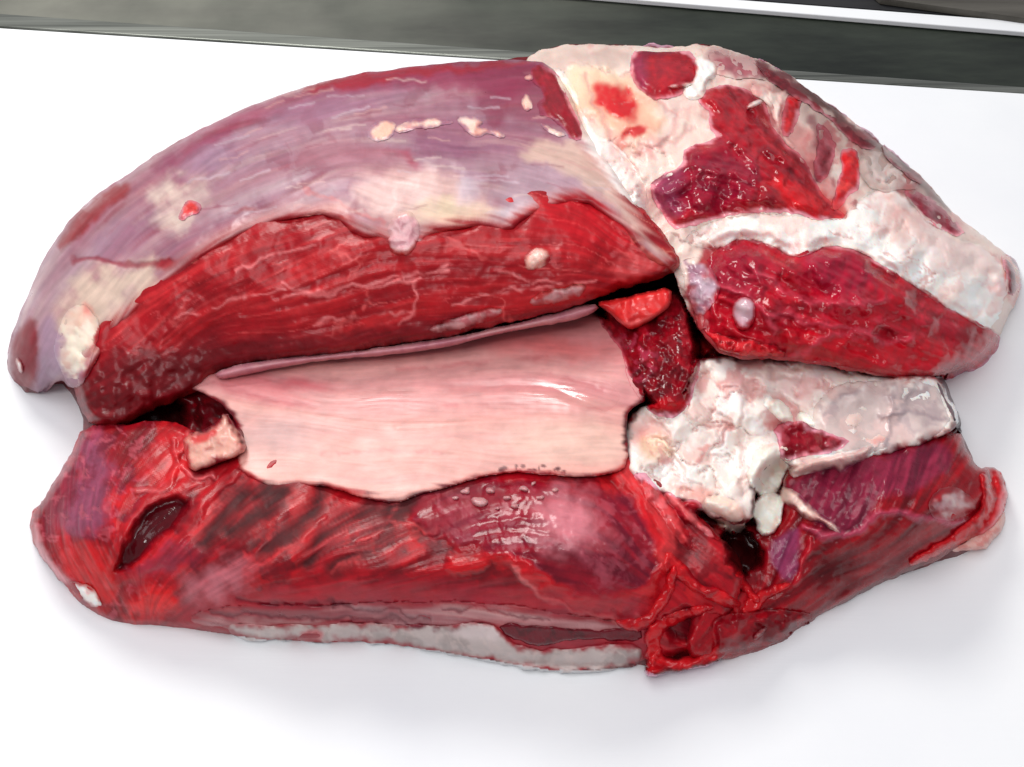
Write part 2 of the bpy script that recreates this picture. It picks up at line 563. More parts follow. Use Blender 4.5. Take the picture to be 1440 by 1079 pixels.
DOUT = -np.abs(sdf(OUT, CU, CV)) * 0 + sdf(OUT, CU, CV)
DOUT = np.maximum(DOUT, 0)

# ---- inner flesh that shows in the gaps
s = Sheet('inner_flesh', OUT, rag=1, seed=2)
s.h[:] = 2.9
s.h += 0.7 * np.exp(-((s.V - 560) / 200) ** 2)
s.lumps(40, .35, 3); s.edge(3.0, 90)
s.h -= 1.0
hole = s.poly([(180, 560), (255, 560), (262, 600), (235, 625), (180, 600)], 10, .6) + s.poly([(1000, 735), (1075, 750), (1070, 820), (1010, 812)], 10, .6)
s.puff(hole, -1.4)
s.fill(MAROON); s.mix(s.nz(22, -.1, .5, 4), (70, 6, 16)); s.mix(s.nz(12, .2, .7, 9), DEEP)
s.mix(hole, GAP_DARK, .9)  # the shade deep in both gaps is painted into the colour
s.rough[:] = .3
s.build(M_MUS, meat)

# ---- lower muscle -------------------------------------------------------------
G = [(118, 598), (165, 598), (240, 590), (275, 610), (330, 625), (400, 632), (520, 648), (640, 634), (760, 625), (880, 628), (925, 675), (985, 730),
     (1035, 775), (1050, 820), (1020, 880), (960, 925), (905, 930), (800, 944), (700, 930), (560, 905), (440, 903), (340, 896), (240, 882), (170, 884),
     (120, 858), (80, 812), (48, 770), (40, 730), (68, 690), (100, 640)]
s = Sheet('lower_muscle', G, rag=2.5, seed=5)
s.height([(60, 725, 1.7), (110, 640, 2.7), (160, 620, 3.6), (110, 720, 3.6), (90, 800, 1.8), (200, 700, 4.1), (150, 862, .7), (230, 780, 4.0), (250, 870, .9),
          (300, 680, 4.3), (350, 800, 4.4), (330, 850, 2.9), (330, 895, 0.5), (500, 720, 4.8), (500, 800, 5.0), (520, 845, 3.6), (520, 903, .4), (650, 700, 5.1),
          (650, 790, 5.3), (700, 845, 4.0), (700, 928, .4), (800, 680, 5.4), (800, 760, 6.0), (850, 835, 4.5), (850, 938, .4), (900, 720, 5.3), (950, 780, 4.4), (1000, 850, 3.2), (950, 940, .5)])
s.flow([(100, 680, 100), (130, 800, 60), (250, 650, -40), (250, 750, -50), (350, 750, -38), (450, 740, -35), (550, 730, -25), (650, 740, -15), (500, 820, -8), (400, 860, 0), (700, 850, 3), (620, 700, -20), (800, 760, 20), (900, 740, 60), (850, 850, 5), (700, 800, -10), (1000, 800, 45)])
F = s.fib(70, 13, 1, 3); F2 = s.fib(40, 6, 2, 3)
up = 1 - sst(815, 850, s.V + s.wy - 10 * np.sin(s.U / 120)) * sst(190, 330, s.U + s.wx * 3 + (s.V - 850) * .6) * (1 - sst(890, 925, s.U + s.wx * 2))
s.puff(F * up, .055).puff(F2 * up, .015).lumps(70, .16, 4, 2)
s.fill((174, 18, 34))
s.mix(sst(.0, .55, F), (190, 34, 40), .5); s.mix(sst(.05, .5, -F), (112, 10, 24), .7)
s.mix(sst(.25, .6, F2) * s.nz(50, -.1, .4, 3), (206, 84, 80), .35)
s.mix(s.nz(60, -.1, .4, 61) * up, (96, 8, 24), .6); s.mix(s.nz(40, .15, .6, 63) * up, (214, 40, 40), .5)
# purple flank on the left
s.mix(s.poly([(120, 600), (150, 610), (155, 680), (145, 740), (120, 760), (85, 750), (95, 690), (105, 640)], 16, 2.4), (150, 104, 124), .8)
s.mix(s.poly([(66, 690), (95, 650), (108, 690), (85, 740), (62, 760)], 8, 1.2), (140, 40, 62), .8)
s.mix(s.nz(14, .15, .6, 12) * (1 - sst(170, 240, s.U)), (120, 40, 60), .6); s.mix(s.nz(9, .2, .6, 14) * (1 - sst(200, 280, s.U)), (206, 130, 130), .45)
# dark pocket with glossy clots
pk = s.poly([(160, 805), (175, 765), (210, 715), (245, 695), (268, 705), (250, 735), (205, 775), (175, 800)], 6, .8)
s.mix(pk, (78, 8, 22)); s.puff(pk, -.38)
rim = s.line([(155, 815), (170, 750), (215, 700), (262, 680), (300, 672), (330, 650)], 6, 6, 1.0)
s.mix(rim, (190, 34, 40), .7).puff(rim, .12)
rim = s.line([(160, 822), (215, 795), (262, 745), (300, 690), (330, 665)], 6, 6, 1.0)
s.mix(rim, (178, 28, 38), .7).puff(rim, .12)
rim = s.line([(262, 605), (235, 690), (190, 690)], 3, 4, 1.2); s.mix(rim, (222, 120, 108), .7).puff(rim, .12)
rim = s.line([(240, 620), (260, 665), (300, 672)], 2.5, 3, 1.2); s.mix(rim, (226, 130, 120), .7).puff(rim, .12)
s.mix(s.ell(235, 650, 40, 30, -30, .6, 2), (210, 34, 36), .7)
s.mix(s.poly([(80, 770), (150, 765), (170, 820), (160, 860), (110, 830)], 9, 1.8), (214, 46, 42), .85)
s.mix(s.poly([(42, 735), (58, 745), (68, 790), (100, 815), (90, 825), (62, 800)], 5, 1), (226, 196, 180), .8)
# dark furrows under the bone film
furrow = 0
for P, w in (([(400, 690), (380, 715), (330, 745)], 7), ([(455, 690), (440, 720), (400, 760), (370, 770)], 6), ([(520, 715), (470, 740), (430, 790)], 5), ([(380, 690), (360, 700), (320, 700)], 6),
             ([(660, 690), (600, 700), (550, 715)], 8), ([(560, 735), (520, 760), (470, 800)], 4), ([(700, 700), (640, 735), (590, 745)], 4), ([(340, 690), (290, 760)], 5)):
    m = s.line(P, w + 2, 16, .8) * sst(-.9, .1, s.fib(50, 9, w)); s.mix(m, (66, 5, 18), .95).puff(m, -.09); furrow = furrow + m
for P in ([(555, 700), (545, 740), (600, 745)], [(545, 738), (500, 775), (400, 812)], [(470, 720), (420, 770), (350, 800)], [(520, 760), (470, 810)], [(600, 745), (640, 740)], [(585, 690), (640, 680)]):
    m = s.line(P, 1.6, 4.5, 1.8) * sst(-.5, .3, s.fib(40, 6, 3)); s.mix(m, (216, 90, 82), .55).puff(m, .05)
# purplish skinned oval right of centre
ov = s.poly([(565, 720), (620, 690), (720, 675), (850, 685), (905, 720), (930, 770), (925, 815), (880, 845), (820, 845), (760, 815), (715, 790), (640, 760)], 10, 1.5)
s.mix(ov, (150, 30, 50), .85)
s.mix(ov * sst(-.1, .5, s.fib(60, 8, 6, 3)), (104, 16, 44), .8)
s.mix(ov * s.nz(16, .05, .5, 21), (190, 120, 122), .4)
s.mix(s.ell(800, 735, 56, 46, 40, .9, 2.6), (224, 184, 174), .85)
s.mix(s.ell(850, 790, 55, 38, 30, .7, 2.2) * s.nz(9, -.2, .4, 23), (186, 110, 116), .4)
s.mix(s.ell(785, 800, 45, 26, 20, .7, 2), (122, 16, 34), .5)
s.mix(s.ell(680, 735, 70, 26, -8, .7, 2), (140, 30, 60), .45)
s.puff(ov, .18).puff(ov * fbm((s.U * .8 + s.V * .6 + s.wx) / 11, (s.V * .8 - s.U * .6 + s.wy) / 9, 61, 2), .028).wet(ov, .22)
# bright red rim of the oval
rimP = [(640, 800), (700, 785), (720, 790), (770, 825), (830, 850), (895, 848), (925, 815), (935, 765), (905, 705), (870, 670)]
m = s.line(rimP, 7, 8, 1.4); s.mix(m, (214, 34, 38), .8).puff(m, .14)
m = s.line([(885, 665), (920, 700), (945, 745), (935, 790)], 9, 9, 1.6); s.mix(m, (228, 90, 82), .7).puff(m, .1)
m = s.line([(720, 800), (770, 845), (850, 870), (900, 870)], 2.5, 4, 1.6); s.mix(m, (238, 160, 140), .7).puff(m, .08)
# front flank: grey mauve film, red bands and the pale belly
fl = 1 - up
s.mix(fl, (168, 60, 66), .65); s.mix(fl * s.nz(30, 0, .5, 66), (166, 60, 70), .6)
s.mix(fl * sst(.0, .5, fbm(s.U / 110, s.V / 9, 77, 4)) * sst(240, 300, s.U), (150, 52, 62), .6)
s.mix(s.ell(305, 818, 62, 26, -22, 1, 3), (214, 168, 160), .75); s.mix(s.ell(235, 790, 45, 22, -20, 1, 3), (150, 84, 100), .6)
s.mix(s.poly([(290, 862), (400, 850), (520, 862), (600, 880), (500, 880), (380, 872)], 5, 1.3), (158, 40, 52), .7)
for P in ([(300, 862), (380, 868), (450, 872), (520, 868), (580, 878), (650, 884)], [(470, 850), (540, 858), (600, 872)], [(330, 845), (420, 852), (500, 850)]):
    m = s.line(P, 1.5, 4, 1.4); s.mix(m, (110, 30, 44), .75).puff(m, -.08)
s.mix(s.poly([(560, 875), (660, 885), (700, 900), (610, 893)], 3, 1), (110, 30, 48), .8)
s.mix(s.ell(215, 850, 42, 24, -8, .6, 2), (230, 50, 44), .9)
s.puff(s.ell(215, 850, 40, 24, -8, .8, 1.5), .35)
s.mix(s.nz(12, .1, .5, 41) * s.ell(215, 850, 60, 34, 0, .9, 2), (160, 20, 30), .6)
hl = s.poly([(1016, 748), (1075, 752), (1064, 808), (1024, 800)], 10, 2); s.mix(hl, (50, 6, 12), .9).puff(hl, -1.6)  # hole shade painted dark on top of a real dip
dq = s.poly([(940, 855), (1000, 862), (1015, 890), (970, 905), (935, 900)], 8, 1); s.mix(dq, (96, 14, 26), .9).puff(dq, -.5)
s.edge(.5, 12, .4, 12)
s.rough[:] = .33; s.wet(ov, .22); s.wet(np.clip(furrow * 1.5, 0, 1), .62); s.wet(fl, .4); s.wet(pk, .12)
s.amount[:] = (.8 * up + .3 * fl) * (1 - .75 * ov)
s.build(M_MUS, meat)

# ---- lower right muscle ------------------------------------------------------
Fp = [(985, 740), (1060, 735), (1100, 740), (1098, 655), (1150, 640), (1260, 628), (1345, 600), (1364, 640), (1376, 660), (1392, 662), (1400, 720), (1380, 750), (1330, 785),
      (1260, 812), (1200, 843), (1150, 868), (1090, 914), (1010, 930), (960, 925), (975, 830), (985, 780)]
s = Sheet('lower_right_muscle', Fp, rag=2.5, seed=9)
s.height([(1010, 750, 3.0), (1060, 800, 2.1), (1110, 700, 3.8), (1200, 660, 4.9), (1300, 640, 4.6), (1350, 620, 4.2), (1390, 690, 2.6), (1300, 720, 4.6), (1200, 770, 3.6), (1150, 790, 3.2),
          (1380, 750, 1.0), (1250, 812, .7), (1150, 865, .6), (1130, 830, 2.6), (1050, 920, .5), (1020, 860, 2.6), (1250, 770, 3.2)])
s.flow([(1180, 690, -65), (1280, 670, -72), (1140, 660, -60), (1200, 780, -25), (1330, 740, -30), (1100, 880, -30), (1030, 780, 80)])
F = s.fib(80, 11, 1); F2 = s.fib(40, 5, 3)
s.puff(F, .07).puff(F2, .02).lumps(26, .12, 5)
s.fill((150, 16, 30)); s.mix(sst(0, .5, F), (178, 28, 36), .6); s.mix(sst(0, .5, -F), (98, 10, 24), .7)
lil = s.poly([(1100, 690), (1140, 660), (1200, 648), (1270, 640), (1330, 618), (1350, 650), (1300, 690), (1240, 700), (1225, 725), (1190, 755), (1150, 740), (1115, 715)], 8, 1.2)
s.mix(lil, (146, 56, 82), .9)
s.mix(lil * sst(-.1, .4, fbm(s.U / 10 + s.V / 30, s.V / 60, 5, 3)), (108, 26, 56), .75)
s.mix(s.poly([(1075, 765), (1120, 742), (1128, 760), (1118, 815), (1095, 812)], 5, .8), (150, 92, 128), .75)
dk = s.ell(1165, 800, 42, 32, -10, .9, 1.5); s.mix(dk, (74, 10, 18), .85).puff(dk, -.3)
s.mix(s.poly([(985, 770), (1060, 770), (1065, 830), (1000, 810)], 12, 1.6), (92, 10, 22), .8)
hl = s.poly([(1012, 748), (1066, 752), (1058, 806), (1020, 800)], 10, 2); s.mix(hl, (50, 6, 12), .9); s.puff(hl, -2.0)  # same hole, its darkness put into the colour as well as the depth
m = s.line([(1130, 745), (1190, 758), (1230, 722), (1300, 725), (1350, 735)], 3, 5, 1.2); s.mix(m, (200, 110, 130), .6).puff(m, .15)
m = s.line([(1118, 820), (1140, 760)], 2, 3, .6); s.mix(m, (190, 40, 52), .8).puff(m, .12)
s.edge(.8, 16); s.rough[:] = .26; s.amount[:] = .9
s.build(M_MUS, meat, 'dark red purple muscle with a lilac film at the lower right')

# red rolled edge at far right
s = Sheet('rolled_edge', [(1372, 664), (1390, 655), (1412, 668), (1417, 700), (1408, 735), (1380, 752), (1330, 778), (1280, 800), (1275, 788), (1330, 755), (1375, 722), (1380, 690)], rag=2.2, seed=12)
s.smoothcomp(.35, 12); s.h = np.maximum(s.h, 1.5); s.edge(.8, 12); s.lumps(9, .12)
s.fill((206, 34, 38)); s.mix(s.nz(10, 0, .6), (160, 16, 28), .7); s.mix(s.line([(1413, 690), (1410, 735), (1370, 765)], 5, 6), (240, 176, 160), .9); s.rough[:] = .24
s.build(M_MUS, meat)
s = Sheet('skin_flap', [(1300, 782), (1350, 755), (1395, 732), (1414, 712), (1412, 742), (1392, 765), (1386, 773), (1340, 776)], rag=1.5, seed=13)
s.h[:] = 1.1; s.edge(.7, 10); s.fill((238, 186, 174)); s.mix(s.nz(10, 0, .6), (214, 110, 104), .6)
s.build(M_FAT, meat)

s = Sheet('side_membrane', [(300, 856), (350, 850), (430, 852), (520, 848), (600, 846), (700, 848), (760, 858), (830, 868), (900, 874), (902, 892), (850, 890), (780, 888), (700, 882), (600, 884), (500, 880), (400, 884), (300, 884), (262, 878), (270, 862)], rag=2.5, seed=14)
s.flow([(300, 870, 4), (500, 855, -2), (700, 850, 3), (880, 880, 6)])
s.smoothcomp(.06, 6); s.edge(.1, 8)
F = s.fib(90, 8, 1)
s.fill((192, 130, 130)); s.mix(sst(0, .5, F), (208, 164, 158), .6); s.mix(sst(.05, .5, -F), (162, 108, 112), .6)
s.mix(s.poly([(262, 858), (400, 850), (520, 858), (580, 870), (480, 874), (300, 876)], 7, 1.6), (150, 44, 56), .75)
for P in ([(300, 864), (380, 868), (450, 872), (520, 866), (580, 876), (650, 882)], [(470, 850), (540, 856), (600, 868)], [(620, 850), (700, 862), (780, 874)]):
    m = s.line(P, 1.2, 3.5, 1.4); s.mix(m, (110, 34, 46), .75).puff(m, -.06)
s.rough[:] = .3; s.amount[:] = .5; s.feather(16)
s.build(M_SKIN, meat, 'mauve grey membrane along the front side of the meat')

# ---- belly membrane along the bottom -----------------------------------------
s = Sheet('belly_membrane', [(300, 876), (400, 878), (480, 874), (600, 880), (690, 872), (720, 905), (770, 915), (850, 905), (903, 905), (905, 932), (860, 943), (800, 948), (730, 940), (650, 922), (560, 908), (480, 900), (445, 906), (400, 898), (355, 904), (325, 892)], rag=2, seed=15)
s.smoothcomp(.16, 16); s.h = np.maximum(s.h, .5)
s.lumps(35, .10); s.edge(.25, 8)
s.fill((208, 190, 184)); s.mix(s.nz(40, -.1, .5), (176, 158, 152), .8); s.mix(s.nz(9, .1, .6, 7), (224, 200, 192), .5)
s.mix(s.ell(690, 888, 60, 10, 0, .6), (236, 214, 210), .8)
s.mix(s.ell(440, 893, 14, 8, 0, .6), (206, 60, 70), .8)
s.rough[:] = .3; s.feather(11)
s.build(M_SKIN, meat, 'pale grey membrane along the bottom of the meat')
s = Sheet('dark_slit', [(692, 877), (730, 876), (790, 882), (850, 884), (905, 880), (905, 905), (850, 902), (800, 900), (775, 910), (750, 912), (715, 898)], rag=2, seed=16)
s.smoothcomp(.12, 4); s.edge(.4, 6); s.lumps(14, .06); s.fill((112, 14, 34)); s.mix(s.nz(9, 0, .5), (76, 8, 22), .7); s.rough[:] = .12
s.build(M_MUS, meat)

# ---- bone channel film --------------------------------------------------------
B = [(262, 545), (300, 512), (350, 500), (500, 478), (650, 456), (780, 436), (850, 440), (885, 490), (912, 560), (884, 577), (880, 600), (884, 655), (860, 668), (800, 672), (745, 664), (690, 668), (640, 682),
     (590, 695), (555, 710), (520, 703), (470, 686), (430, 680), (380, 684), (350, 672), (330, 655), (340, 610), (320, 575), (290, 555)]
s = Sheet('bone_film', B, rag=1.6, seed=21)
s.height([(290, 530, 3.5), (330, 650, 4.6), (400, 500, 3.4), (400, 560, 4.2), (400, 600, 4.5), (400, 675, 4.7), (600, 470, 3.6), (600, 520, 4.3), (600, 580, 4.9), (600, 690, 5.2), (800, 440, 3.9), (800, 500, 4.9),
          (800, 570, 5.5), (800, 660, 5.6), (880, 520, 5.5), (880, 640, 5.6)])
s.flow([(300, 540, 12), (600, 500, -7), (600, 600, 0), (800, 480, -3), (850, 550, 8), (400, 640, 5), (800, 640, 0)])
F = s.fib(260, 26, 1, 2); F2 = s.fib(140, 8, 2, 2)
s.puff(F, .035).puff(F2, .004)
s.h += .08
gr = s.line([(640, 545), (760, 540), (830, 568), (900, 575)], 2, 9, .3); s.puff(gr, -.06)
rd = s.line([(560, 600), (700, 592), (800, 590), (880, 582)], 2, 12, .3); s.puff(rd, .05)
s.fill((230, 166, 154))
s.mix(1 - sst(540, 600, s.V + .03 * (600 - s.U) + F * 14), (214, 136, 140), .75)
s.mix(sst(.0, .7, F), (236, 184, 172), .45); s.mix(sst(.0, .7, -F), (218, 146, 146), .35)
s.mix(sst(.2, .6, F2), (210, 134, 136), .22)
s.mix(s.ell(390, 610, 70, 28, 5, .8, 1.5), (198, 152, 148), .8)
s.mix(s.ell(420, 540, 55, 10, 3, .9, 1), (206, 90, 100), .7)
s.mix(s.ell(780, 490, 100, 18, 4, .9, 1.5), (226, 110, 108), .65)
s.mix(s.poly([(285, 510), (350, 505), (420, 560), (440, 575), (330, 560)], 9, 1.2), (214, 116, 120), .6)
s.mix(s.poly([(700, 600), (880, 590), (884, 660), (760, 664)], 20, 1), (240, 196, 178), .7)
s.mix(s.line([(340, 655), (430, 678), (470, 684), (520, 700), (560, 706), (640, 678), (745, 660), (870, 664)], 3, 12, .4), (240, 166, 152), .8)
for P in ([(300, 540), (380, 560), (440, 572)], [(560, 520), (700, 508), (800, 500)], [(620, 570), (760, 565)], [(450, 640), (560, 632), (640, 640)], [(830, 575), (905, 570)], [(760, 520), (850, 548)]):
    m = s.line(P, 1.5, 5, .6); s.mix(m * s.nz(30, -.5, .2, 8), (196, 90, 98), .4).puff(m, -.012)
for i in range(46):
    x = 700 + random.random() * 110; y = 664 + random.gauss(0, 5)
    s.mix(s.ell(x, y, random.uniform(2, 5), random.uniform(2, 3.4), 0, .5, .3), (96, 30, 34), .85)
s.edge(.12, 7); s.rough[:] = .40; s.wet(s.ell(800, 555, 90, 26, 5, .8), .13); s.wet(s.ell(560, 560, 90, 20, 0, .8), .28)
s.amount[:] = .3; s.feather(9)
s.build(M_BONE, meat, 'smooth pale pink film in the middle of the meat')
# cut end of the bone film at left
s = Sheet('cartilage_stub', [(256, 612), (300, 600), (318, 578), (330, 600), (346, 622), (342, 640), (300, 655), (268, 664), (260, 640)], rag=1.5, seed=22)
s.height([(260, 620, 5.0), (310, 590, 5.4), (340, 630, 5.1), (270, 655, 4.7), (310, 640, 5.3)]); s.edge(.3, 12); s.lumps(20, .14)
s.fill((240, 178, 160)); s.mix(s.poly([(262, 612), (300, 602), (318, 580), (300, 615), (270, 628)], 4, .8), (220, 50, 52), .9)
s.mix(s.nz(10, 0, .6), (226, 140, 130), .5); s.feather(10)
s.build(M_FAT, meat)
s = Sheet('torn_slit', [(314, 580), (332, 592), (346, 608), (342, 618), (328, 606)], rag=.6, seed=23)
s.smoothcomp(.05, 2); s.edge(.4, 5); s.puff(s.ell(332, 602, 8, 5, 40, 1, 0), -.1); s.fill((110, 18, 34)); s.build(M_MUS, meat)

# ---- pale nodules crusting the edge under the film
for k, (x, y, r) in enumerate([(672, 706, 13), (690, 690, 9), (655, 690, 8), (712, 700, 8), (735, 688, 9), (760, 700, 8), (640, 700, 6), (725, 712, 7), (700, 715, 6), (780, 690, 6), (750, 680, 6)]):
    P = [(x + r * math.cos(a) * random.uniform(.7, 1.3), y + r * .6 * math.sin(a) * random.uniform(.7, 1.3)) for a in np.linspace(0, 6.28, 9)[:-1]]
    s = Sheet('fat_nodule', P, rag=1.5, ragscale=6, seed=30 + k); s.smoothcomp(.22, 3); s.edge(.35, 7)
    s.fill((206, 150, 150)); s.mix(s.nz(5, 0, .6), (160, 80, 92), .6); s.rough[:] = .25; s.build(M_FAT, meat)

# ================================================================== UPPER RIGHT MASS
D = [(735, 84), (765, 70), (810, 62), (880, 65), (955, 69), (990, 61), (1040, 76), (1090, 92), (1140, 128), (1190, 165), (1250, 212), (1300, 252), (1345, 305), (1400, 346), (1430, 370), (1437, 400),
     (1420, 440), (1402, 480), (1370, 512), (1325, 528), (1260, 533), (1200, 523), (1140, 510), (1080, 505), (1030, 505), (990, 480), (960, 420), (935, 340), (880, 330), (800, 220), (740, 120)]
DH = [(750, 85, 6.0), (880, 72, 6.4), (1000, 70, 6.2), (1100, 105, 5.5), (1250, 218, 4.6), (1340, 305, 4.2), (1425, 390, 3.0), (1395, 480, 2.8), (1300, 528, 4.4), (900, 150, 8.0), (1000, 200, 8.5),
      (1100, 200, 7.8), (1200, 300, 7.2), (1300, 360, 6.2), (930, 300, 7.8), (850, 230, 8.2), (1000, 330, 7.6), (1100, 400, 8.0), (1200, 440, 7.4), (1150, 500, 6.3), (1020, 470, 6.8), (970, 400, 6.8)]
s = Sheet('connective_fat', D, rag=2, seed=41)
s.height(DH); s.edge(1.6, 34, .2, 10); s.lumps(42, .32, 1).lumps(14, .04, 5)
s.fill((246, 218, 204)); s.mix(s.nz(34, -.1, .5, 3), (234, 164, 156), .65); s.mix(s.nz(40, .1, .6, 6), (244, 224, 212), .7)
s.mix(s.poly([(740, 84), (810, 66), (885, 68), (880, 95), (820, 100), (775, 100)], 8, 1.4), (214, 184, 172), .8)
s.mix(s.poly([(780, 100), (880, 95), (895, 130), (940, 160), (900, 210), (850, 190), (810, 150)], 12, 2), (242, 218, 180), .8)
s.mix(s.ell(868, 148, 52, 40, 10, .9, 2), (240, 120, 96), .6); s.mix(s.ell(890, 186, 40, 22, -30, .9, 2), (240, 130, 116), .6)
s.mix(s.ell(868, 146, 34, 23, 20, .45, 2), (216, 14, 22)); s.mix(s.ell(893, 188, 24, 13, -35, .45, 2), (206, 26, 32), .95)
# red and grey-skinned back slope to the right
s.mix(s.poly([(988, 62), (1040, 74), (1090, 94), (1100, 118), (1060, 112), (1010, 100)], 8, 1.6), (196, 146, 144), .85)
s.mix(s.poly([(1010, 112), (1080, 120), (1150, 200), (1190, 290), (1150, 300), (1060, 180)], 12, 2.4), (190, 60, 66), .6)
s.mix(s.poly([(1060, 92), (1130, 125), (1180, 165), (1260, 220), (1345, 305), (1345, 330), (1270, 285), (1200, 255), (1160, 200), (1100, 140)], 8, 1.6), (184, 152, 142), .85)
s.mix(s.poly([(1060, 80), (1098, 96), (1145, 130), (1195, 166), (1240, 196), (1232, 210), (1205, 205), (1168, 160), (1133, 140), (1098, 122), (1070, 104)], 4, 1.3), (108, 18, 34), .95)
s.mix(s.poly([(1120, 120), (1190, 165), (1250, 212), (1310, 262), (1345, 305), (1325, 292), (1262, 240), (1200, 186), (1130, 132)], 3, .8), (96, 64, 56), .7)
s.mix(s.poly([(1245, 205), (1285, 235), (1300, 258), (1270, 240)], 3, 1), (84, 26, 32), .8)
s.mix(s.poly([(965, 470), (960, 400), (985, 350), (1040, 330), (1262, 380), (1345, 436), (1400, 466), (1410, 480), (1370, 520), (1325, 540), (1200, 535), (1080, 515), (1000, 510)], 5, 1.5), (168, 20, 38), .95)
s.mix(s.line([(1140, 165), (1150, 200), (1160, 225), (1152, 250)], 4, 6, 1.5), (134, 70, 74), .8)
s.mix(s.poly([(1140, 262), (1175, 278), (1200, 306), (1170, 306)], 6, 1.6), (222, 60, 50), .85)
s.mix(s.nz(26, .0, .4, 71) * s.poly([(980, 100), (1200, 150), (1340, 300), (1180, 300), (1000, 180)], 20, 2), (160, 44, 56), .65)
for P in ([(820, 110), (850, 190), (900, 240)], [(900, 215), (940, 200), (980, 180)], [(880, 100), (930, 150), (960, 165)], [(1230, 300), (1290, 330), (1380, 370)], [(1200, 330), (1280, 345)], [(1290, 350), (1350, 400), (1400, 430)]):
    m = s.line(P, 1.5, 6, 1.8); s.mix(m, (216, 140, 136), .6).puff(m, -.09)  # crease shading painted along shallow grooves
s.lobules(44, .05, .07, a=.5); s.rough[:] = .36
s.build(M_FAT, meat, 'creamy fat and connective tissue of the upper right mass')


def dpatch(name, P, off, fillc, dark, light, seed, edge=(.5, 10), lump=(14, .14), rough=.22, mat=None, rag=3.0, flow=None, fa=0.0, label=None, film=None, extra=None, amount=.5, ragscale=18, albedo=.86, sm=8, fw=7, hard=False):
    s = Sheet(name, P, rag=rag, seed=seed, ragscale=ragscale)
    base = COMP[s.sl].copy()
    s.smoothcomp(off, sm); s.edge(*edge); s.lumps(lump[0], lump[1], 3, 2).lumps(lump[0] * .3, lump[1] * .10, 8, 2)
    s.fill(fillc); s.mix(s.nz(24, -.05, .5, 1), dark, .75); s.mix(s.nz(15, .1, .6, 5), light, .6)
    if flow:
        s.flow(flow); F = s.fib(50, 8, 1); s.puff(F, .10); s.mix(sst(.05, .5, F), light, fa); s.mix(sst(.05, .5, -F), dark, fa)
    if film: s.mix(s.nz(11, .05, .5, 11), film, .6)
    s.rough[:] = rough
    s.amount[:] = amount
    if mat is M_FAT and s.U.size > 2500: s.lobules(40, .06, .10); s.lobules(20, .05, .03, a=.3, seed=41)
    if extra: extra(s)
    if not hard:
        k = sst(-1, edge[1] * 1.3, s.d); s.h = np.where(base > 0, base + .012 + (s.h - base) * k, s.h)
    s.feather(fw)
    s.build(mat or M_MUS, meat, label, albedo=albedo)
    return s


# small dark oval muscle at the very top
dpatch('oval_muscle', [(884, 88), (892, 70), (913, 63), (950, 66), (975, 76), (985, 92), (980, 116), (956, 134), (924, 144), (904, 130), (886, 112)], .35, (166, 22, 40), (132, 34, 66), (190, 36, 44), 51,
       rough=.3, label='small dark red oval muscle at the top of the meat',
       extra=lambda s: s.mix(s.poly([(884, 85), (910, 75), (905, 130), (885, 115)], 8, 1), (150, 70, 100), .7), edge=(.7, 14), lump=(26, .1))


def up_ex(s):
    s.mix(s.poly([(905, 255), (930, 235), (960, 240), (960, 310), (915, 310)], 12, 1.8), (150, 96, 124), .7)
    s.mix(s.poly([(940, 215), (1000, 200), (1060, 215), (1080, 260), (1000, 300), (940, 300)], 20, 2), (128, 30, 64), .55)
    s.mix(s.poly([(1080, 240), (1140, 270), (1185, 305), (1100, 296)], 8, 1.4), (224, 40, 40), .7)
    s.wet(s.ell(980, 260, 70, 40, 0, .7), .1)
    s.lumps(7, .035, 21, 2)


dpatch('upper_right_muscle', [(908, 266), (931, 245), (958, 232), (964, 205), (1010, 196), (996, 178), (1000, 158), (985, 150), (978, 138), (1005, 116), (1040, 122), (1073, 134), (1082, 165), (1098, 199), (1130, 217), (1144, 249), (1164, 281), (1198, 308), (1156, 311), (1101, 297), (1055, 297), (1000, 308),
                              (954, 327), (932, 308)], .35, (172, 20, 36), (128, 12, 32), (200, 44, 52), 52, edge=(.7, 16), lump=(20, .20),
       flow=[(950, 270, -30), (1050, 150, 50), (1100, 250, 40), (1150, 290, 30), (1000, 250, 10)], fa=.5, label='glossy purple red muscle in the upper right mass', extra=up_ex)


def low_ex(s):
    s.mix(s.poly([(985, 360), (1040, 340), (1080, 360), (1070, 420), (1010, 420)], 18, 2), (150, 40, 66), .6)
    s.mix(s.poly([(1130, 345), (1200, 350), (1250, 390), (1190, 430), (1130, 400)], 18, 2), (158, 38, 70), .6)
    s.mix(s.poly([(1040, 470), (1200, 470), (1390, 490), (1300, 530), (1150, 510)], 14, 2), (206, 24, 38), .6)
    for P in ([(1060, 380), (1120, 420), (1180, 430), (1240, 420)], [(1080, 440), (1150, 460), (1230, 470)], [(1120, 500), (1180, 470), (1280, 480)], [(1010, 400), (1060, 420), (1090, 470)]):
        m = s.line(P, 2, 6, 1.5); s.mix(m, (220, 110, 120), .5).puff(m, .1)
    s.wet(s.ell(1120, 400, 130, 50, 15, .7), .10)
    s.lumps(8, .035, 21, 2)
    m = s.line([(1000, 350), (1040, 400), (1010, 450)], 6, 8, 2); s.puff(m, -.12)
    s.mix(s.poly([(1360, 440), (1400, 475), (1330, 480)], 10, 2), (142, 14, 30), .5)


